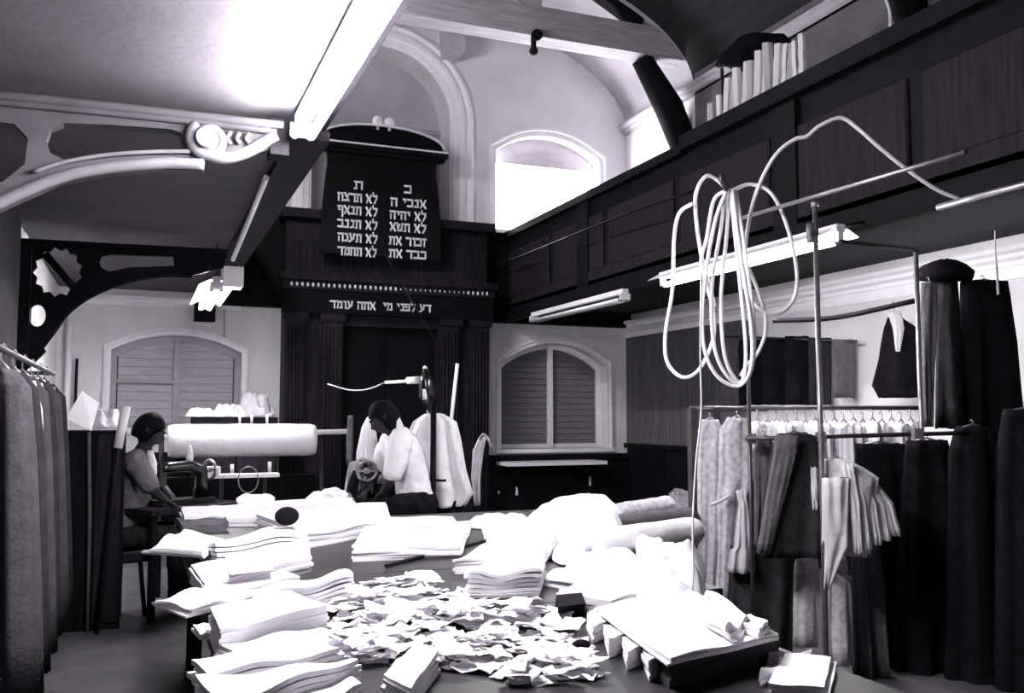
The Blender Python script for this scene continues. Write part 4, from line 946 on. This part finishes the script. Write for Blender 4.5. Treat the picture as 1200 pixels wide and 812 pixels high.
# ------------------------------------------------------------------ sewing machines and their tables
def machine(c, ax, label, tl):
    """sewing machine head whose arm runs along ax, on its own table"""
    t = thing('sewing_table', (c.x, c.y, 0), tl, 'table'); n = Vector((-ax.y, ax.x, 0)); z = c.z
    MB().obox(c - Z_ * .02, ax * .42, n * .24, Z_ * .02).build('tabletop', wood_mid, t)
    for i in (-1, 1):
        for j in (-1, 1): MB().obox(Vector((c.x, c.y, (z - .04) / 2)) + ax * .37 * i + n * .19 * j, ax * .02, n * .02, Z_ * (z - .04) / 2).build('leg', iron, t)
    m = thing('sewing_machine', c, label, 'sewing machine')
    MB().obox(c + Z_ * .022, ax * .23, n * .085, Z_ * .02).build('bed', black_enamel, m)
    bd = MB().tube([c + ax * .17 + Z_ * .03, c + ax * .17 + Z_ * .15, c + ax * .16 + Z_ * .24, c + ax * .05 + Z_ * .275, c - ax * .10 + Z_ * .27, c - ax * .19 + Z_ * .265], [.062, .05, .055, .042, .040, .045], 14); bd.build('arm', black_enamel, m)
    MB().obox(c - ax * .19 + Z_ * .22, ax * .03, n * .035, Z_ * .075).build('needle_head', black_enamel, m)
    MB().tube([c - ax * .19 + Z_ * .05, c - ax * .19 + Z_ * .15], .006, 6).build('needle_bar', steel, m)
    hw_ = c + ax * .24 + Z_ * .24; R = [hw_ + n * .07 * math.cos(q) + Z_ * .07 * math.sin(q) for q in [2 * math.pi * k / 24 for k in range(25)]]
    MB().tube(R, .012, 8).tube([hw_ - ax * .04, hw_ + ax * .012], .022, 12).obox(hw_, ax * .004, n * .06, Z_ * .008).build('handwheel', steel, m)
    sp = c + ax * .06 + Z_ * .31; MB().tube([sp, sp + Z_ * .03, sp + Z_ * .10, sp + Z_ * .12], [.022, .026, .014, .004], 12).build('thread_spool', cloth_w, m)
    return m
c1 = W(213, 588, 6.75); c1.z = .76
machine(c1, RIGHT * .55 + FLAT * .835, 'black sewing machine in front of the seated person at the left', 'sewing table at the left with a black machine on it')
c2 = W(424, 582, 7.0); c2.z = .76
machine(c2, (RIGHT * .3 - FLAT * .95).normalized(), 'black sewing machine in front of the person in the white blouse', 'sewing table behind the cutting table, mid photo')

# ------------------------------------------------------------------ behind the table: gown, stands, lamp
gw = hang([(497, 520, 485), (484, 535, 494), (475, 540, 514), (470, 546, 550), (472, 554, 578), (482, 546, 592)], 7.1, cloth_t, 'wide sheer white gown hung up behind the black post', 'gown', 'gown', .16, 9, .55, 80, hanger=False)
drape([(484, 546, 586), (480, 546, 598), (478, 548, 612)], 7.12, cloth_k, 'hem_trim', gw, .2, 13, .3, 81)
sd = thing('dress_stand', W(508, 600, 6.75).xy.to_3d(), 'black upright post with a short crossbar in front of the sheer gown', 'stand')
a = W(508, 476, 6.75)
MB().tube([Vector((a.x, a.y, .03)), a], .022, 10).build('post', wood_black, sd)
MB().tube([W(493, 563, 6.75), W(523, 563, 6.75)], .010, 8).build('crossbar', wood_black, sd)
MB().tube([Vector((a.x, a.y, 0)), Vector((a.x, a.y, .03))], .16, 20).build('base', wood_black, sd)
hang([(430, 438, 489), (424, 440, 500), (418, 444, 530), (417, 446, 541)], 7.25, cloth_w, 'white cloth hung just left of the person in the white blouse', 'cloth', 'hung_cloth', .06, 4, .3, 82, hanger=False)
hang([(446, 462, 513), (444, 464, 530), (442, 462, 566)], 7.15, cloth_o, 'off-white cloth hanging behind the blouse sleeve', 'cloth', 'hung_cloth', .05, 4, .35, 83, hanger=False)
hang([(408, 414, 487), (406, 414, 510), (406, 413, 545)], 7.6, cloth_g, 'thin grey rag hanging left of the white hung cloth', 'rag', 'hung_cloth', .03, 3, .4, 84, hanger=False)
def blob(c, rx, ry, T, label, seed, m, name='crumpled_cloth', cat='cloth', grp=None, amp=.8, freq=8):
    mb = MB(); R = []; K = 40
    for j in range(14):
        f = 1 - j / 14; ring = []
        for k in range(K):
            q = 2 * math.pi * k / K; p = c + RIGHT * (math.cos(q) * rx * f) + FLAT * (math.sin(q) * ry * f); v = p * freq + Vector((seed, seed, 0))
            h = T * min(1, (1 - f) * 2.6) ** .6 * (1 - amp + amp * (1 - abs(noise.noise(v)) * 2.2))
            ring.append(Vector((p.x, p.y, c.z + max(h, .002))))
        R.append(ring)
    mb.rings([[Vector((p.x, p.y, c.z)) for p in R[0]]] + R); return tag(subsurf(mb.build(name, m)), label, cat, grp)
cc = W(424, 574, 7.0) ; cc.z = .80
for i, (x, rx, T, m, lb) in enumerate(((424, .13, .24, cloth_k, 'black ruffled cloth piled on the middle sewing table'), (418, .10, .32, cloth_l, 'grey ruffled cloth behind the black ruffles on the middle sewing table'))):
    p = W(x, 574, 6.95 + .07 * i); p.z = .762; blob(p, rx, .10, T, lb, 90 + i, m, freq=11)
cr2 = hang([(561, 570, 512), (554, 567, 528), (552, 563, 560), (556, 563, 592)], 7.6, cloth_l, 'grey cloth strip hanging from a hook at the right end of the cupboard', 'cloth', 'hung_cloth', .04, 4, .35, 86, hanger=False)
MB().tube(spline([W(562, 514, 7.58), W(567, 509, 7.56), W(572, 515, 7.54), W(577, 526, 7.54)], 5), .012, 6).build('hook', steel, cr2)
tag(MB().tube([W(536, 426, 7.9), W(529, 492, 7.9), W(515, 668, 7.9)], .016, 8).build('white_rod', white_paint), 'slim white stick standing up behind the sheer gown', 'stick')
lp = thing('work_lamp', W(500, 480, 7.3), 'dark swing-arm work lamp with pale glints above the gown', 'lamp')
MB().tube(spline([W(384, 450, 7.9), W(410, 457, 7.8), W(432, 456, 7.7), W(452, 448, 7.6)], 5), .008, 6).build('cord', steel, lp)
MB().tube([W(452, 448, 7.6), W(492, 446, 7.35)], .014, 8).build('arm', white_paint, lp)
MB().tube([W(478, 446, 7.44), W(492, 445, 7.34)], .03, 10).build('joint', white_paint, lp)
MB().tube([W(498, 432, 7.3), W(499, 446, 7.3), W(500, 464, 7.3), W(501, 480, 7.3)], [.02, .05, .065, .02], 14).build('shade', black_enamel, lp)
MB().ball(W(498, 431, 7.3), .018).build('cap', white_paint, lp)
MB().tube([W(497, 456, 7.22), W(498, 468, 7.22)], [.012, .02], 8).build('reflector', white_paint, lp)  # cap and this white sliver paint the glints on the dark lamp head
MB().tube([W(501, 480, 7.3), W(503, 490, 7.25)], .012, 8).build('switch', steel, lp)

# bench, shelf and papers below the right window
sw = thing('wall_shelf', PY(648, 545, 10.3), 'narrow white shelf on the dark dado below the right window', 'shelf')
a, b = PY(591, 543, 10.25), PY(706, 546, 10.25)
MB().box((a.x, 10.12, a.z - .03), (b.x, 10.52, a.z + .012)).build('board', white_paint, sw)
for f in (.15, .85): MB().box((a.x + (b.x - a.x) * f - .02, 10.3, a.z - .2), (a.x + (b.x - a.x) * f + .02, 10.52, a.z - .03)).build('bracket', wood, sw)
for (x, y, w, h, lb) in ((585, 577, 4, 4, 'small round white paper on the dado, left of two under the window shelf'), (606, 576, 4, 10, 'pointed white paper on the dado, right of two under the window shelf'), (692, 564, 4, 12, 'pale paper strip on the dado below the shelf right end')):
    p = PY(x, y, D - .095); q_ = [(p.x - w * .004, p.z - h * .005), (p.x + w * .005, p.z - h * .004), (p.x + w * .003, p.z + h * .004), (p.x - w * .002, p.z + h * .006)]
    tag(MB().plate(q_, [], .004, (0, D - .078, 0), X_, Z_, Y_).build('paper_scrap', paper), lb, 'paper')

# ------------------------------------------------------------------ left side: roll on stand, cupboard, cabinet, coats
ra, rb = PY(197, 518, 8.0), PY(369, 514, 8.0); zr = (ra.z + rb.z) / 2
rl = roll((ra.x, 8.0, zr), (rb.x, 8.0, zr), .135, 'big thick white roll on its stand in front of the left window', cloth_w, core=False, grp=None)
MB().tube([(ra.x - .08, 8.0, zr + .03), (PY(412, 503, 8.0).x, 8.0, zr + .07)], .022, 10).build('bar', white_paint, rl)
rs_ = thing('roll_stand', ((ra.x + rb.x) / 2, 8.0, 0), 'dark stand carrying the big thick white roll', 'stand')
for x in (ra.x - .05, rb.x + .05):
    MB().tube([(x, 7.78, 0), (x, 8.0, zr), (x, 8.22, 0)], .02, 8).build('leg', steel_dark, rs_)
MB().box((ra.x - .05, 8.12, .35), (rb.x + .05, 8.16, .9)).build('back_board', wood, rs_)
for x, y in ((316, 551), (272, 554)):
    MB().tube([PY(x, y - 10, 7.86), PY(x, y + 4, 7.86)], .016, 6).build('strap', cloth_w, rl)
a, b = PY(244, 558, 7.5), PY(326, 554, 7.5)
ws = thing('narrow_shelf', ((a.x + b.x) / 2, 7.5, a.z), 'narrow white shelf plank under the big thick roll', 'shelf')
MB().box((a.x, 7.42, a.z - .014), (b.x, 7.56, a.z + .014)).build('board', white_paint, ws)
for x in (a.x + .1, b.x - .1): MB().tube([(x, 7.5, 0), (x, 7.5, a.z - .014)], .014, 8).build('leg', steel_dark, ws)
p = PY(250, 551, 7.5); tag(bevel(MB().box((p.x - .05, 7.44, a.z + .015), (p.x + .05, 7.54, a.z + .075)).build('packet', paper)), 'white packet on the left end of the narrow shelf plank', 'packet')
p = PY(291, 562, 7.4); tag(MB().tube([p + X_ * .075 * math.cos(q) + Z_ * .10 * math.sin(q) for q in [2 * math.pi * k / 28 for k in range(29)]], .005, 6).build('wire_hoop', steel), 'thin wire hoop hanging in front of the narrow shelf plank', 'hoop')
ca, cb_ = PY(227, 489, 9.4), PY(326, 487, 9.4)
cp = thing('low_cupboard', ((ca.x + cb_.x) / 2, 9.6, 0), 'dark cupboard under the left window, heaped with cloth pieces', 'cupboard')
MB().box((ca.x, 9.4, 0), (cb_.x, 9.95, ca.z)).build('carcass', wood, cp)
for i in range(2):
    x0 = ca.x + .02 + i * (cb_.x - ca.x - .02) / 2; MB().box((x0, 9.38, .1), (x0 + (cb_.x - ca.x) / 2 - .03, 9.399, ca.z - .04)).build('door', wood_mid, cp)
for i, (x, rx, T, m, lb) in enumerate(((236, .16, .10, cloth_w, 'white cloth pieces at the left end of the heaped cupboard'), (268, .18, .14, cloth_o, 'white cloth pieces in the middle of the heaped cupboard'), (300, .20, .26, cloth_l, 'tall crumpled cloth heap at the right end of the heaped cupboard'))):
    p = PY(x, 489, 9.62); p.z = ca.z + .003; blob(p, rx, .16, T, lb, 95 + i, m, freq=12)
for i, (x, y) in enumerate(((281, 497), (295, 496), (313, 499))):
    p = PY(x, 488, 9.37); q2 = PY(x, y, 9.36); tag(MB().tube([p + Z_ * .02, q2], [.018, .01], 6).build('cloth_end', cloth_w), ['left', 'middle', 'right'][i] + ' one of three white cloth ends hanging over the cupboard front', 'cloth')
# cabinet by the left wall
ka, kb = PY(70, 505, 6.75), PY(147, 508, 6.75)
kb_t = thing('tool_cabinet', ((ka.x + kb.x) / 2, 7.0, 0), 'dark cabinet by the left wall topped with a tilted white card', 'cabinet')
MB().box((ka.x, 6.75, 0), (kb.x, 7.25, ka.z)).build('carcass', wood, kb_t)
MB().box((ka.x + .23, 6.73, .05), (kb.x - .02, 6.749, ka.z - .03)).build('door', wood_mid, kb_t)
tag(MB().tube([PY(104, 506, 6.70), PY(105, 606, 6.70), Vector((PY(105.5, 640, 6.70).x, 6.70, 0))], .012, 8).build('wooden_batten', cloth_g), 'thin pale batten leaning upright on the front of the dark cabinet', 'batten')
tag(MB().rings([[PY(x, y, Y) + Y_ * k for x, y, Y in ((77, 490, 6.80), (96, 458, 7.02), (116, 472, 7.02), (107, 505, 6.80))] for k in (0, .03)], False).build('white_card', paper), 'big white card tilted on top of the dark cabinet', 'card')
p = W(125, 503, 6.9); p.z = ka.z + .002; blob(p, .13, .14, .16, 'crumpled pieces heaped on the dark cabinet beside the white card', 98, cloth_l, freq=12)
pr = thing('paper_roll', (PY(130, 560, 6.62).x, 6.62, 0), 'slim white paper roll on a stick leaning behind the seated person', 'roll')
MB().tube([PY(148, 476, 6.62), PY(138, 525, 6.62)], .030, 14).build('paper', paper, pr)
MB().tube([PY(147, 480, 6.62), PY(138, 525, 6.62), Vector((PY(118, 620, 6.62).x, 6.62, 0))], .012, 8).build('stick', wood_mid, pr)
hang([(76, 82, 516), (73, 86, 532), (75, 84, 543)], 6.5, cloth_l, 'small white rag hanging on the side of the dark cabinet', 'rag', 'hung_cloth', .03, 4, .4, 87, hanger=False)
lr = thing('wall_rail', PX(40, 445, -.50), 'rail of dark coats along the left wall', 'rail')
MB().tube([(-.50, 6.3, 1.66), (-.50, 2.2, 1.66)], .014, 8).build('bar', steel_dark, lr)
for y in (6.2, 4.2, 2.3): MB().tube([(-.50, y, 1.66), (XL + .005, y, 1.66)], .012, 8).build('bracket', steel_dark, lr)
names = ['farthest coat on the left wall rail, nearest the dark cabinet', 'second coat from the far end of the left wall rail', 'third coat from the far end of the left wall rail', 'fourth coat from the far end of the left wall rail', 'fifth coat from the far end of the left wall rail', 'sixth coat on the left wall rail, at the photo edge']
for i, y in enumerate((5.75, 5.4, 5.05, 4.7, 4.35, 4.0)):
    s = proj_px(-.50, y, 1.58); l = 1080 / s[2]
    rows = [(s[0] - .05 * l, s[0] + .05 * l, s[1]), (s[0] - .12 * l, s[0] + .11 * l, s[1] + .07 * l), (s[0] - .15 * l, s[0] + .13 * l, s[1] + .35 * l), (s[0] - .15 * l, s[0] + .15 * l, s[1] + 1.25 * l)]
    t = hang(rows, s[2], (cloth_d, cloth_e, cloth_d, cloth_e, cloth_d, cloth_e)[i], names[i], 'coat', 'hanging_coat', .10, 5, .3, 110 + i, grp='coats on the left wall rail', hook_up=.1 * l)
    if i in (0, 2, 3): drape([(s[0] + .02 * l, s[0] + .06 * l, s[1] + .02 * l), (s[0] + .04 * l, s[0] + .09 * l, s[1] + .15 * l), (s[0] + .06 * l, s[0] + .10 * l, s[1] + .5 * l)], s[2] - .09, cloth_l, 'scarf', t, .02, 2, .3, 120 + i)

# ------------------------------------------------------------------ light levels, world, camera
def power(m, s): m.node_tree.nodes['Principled BSDF'].inputs['Emission Strength'].default_value = s
power(tube_a, 175); power(tube_b, 90); power(tube_c, 110); power(tube_g, 165); power(sky_m, 26)
w = bpy.data.worlds.new('world'); bpy.context.scene.world = w; w.use_nodes = True
w.node_tree.nodes['Background'].inputs['Color'].default_value = (.6, .5, .7, 1); w.node_tree.nodes['Background'].inputs['Strength'].default_value = .05
cam = bpy.data.cameras.new('camera'); cam.lens = F * 36 / 1200; cam.sensor_width = 36; cam.clip_start = .05; cam.clip_end = 60
co = bpy.data.objects.new('camera', cam); COL.objects.link(co)
co.matrix_world = Matrix((( RIGHT.x, UP.x, -FWD.x, 0), (RIGHT.y, UP.y, -FWD.y, 0), (RIGHT.z, UP.z, -FWD.z, H), (0, 0, 0, 1)))
sc = bpy.context.scene; sc.camera = co
sc.view_settings.view_transform = 'Standard'; sc.view_settings.look = 'None'; sc.view_settings.gamma = 1; sc.view_settings.use_curve_mapping = False
sc.view_settings.exposure = 1.0
sc.cycles.use_denoising = True; sc.cycles.max_bounces = 8; sc.cycles.diffuse_bounces = 5
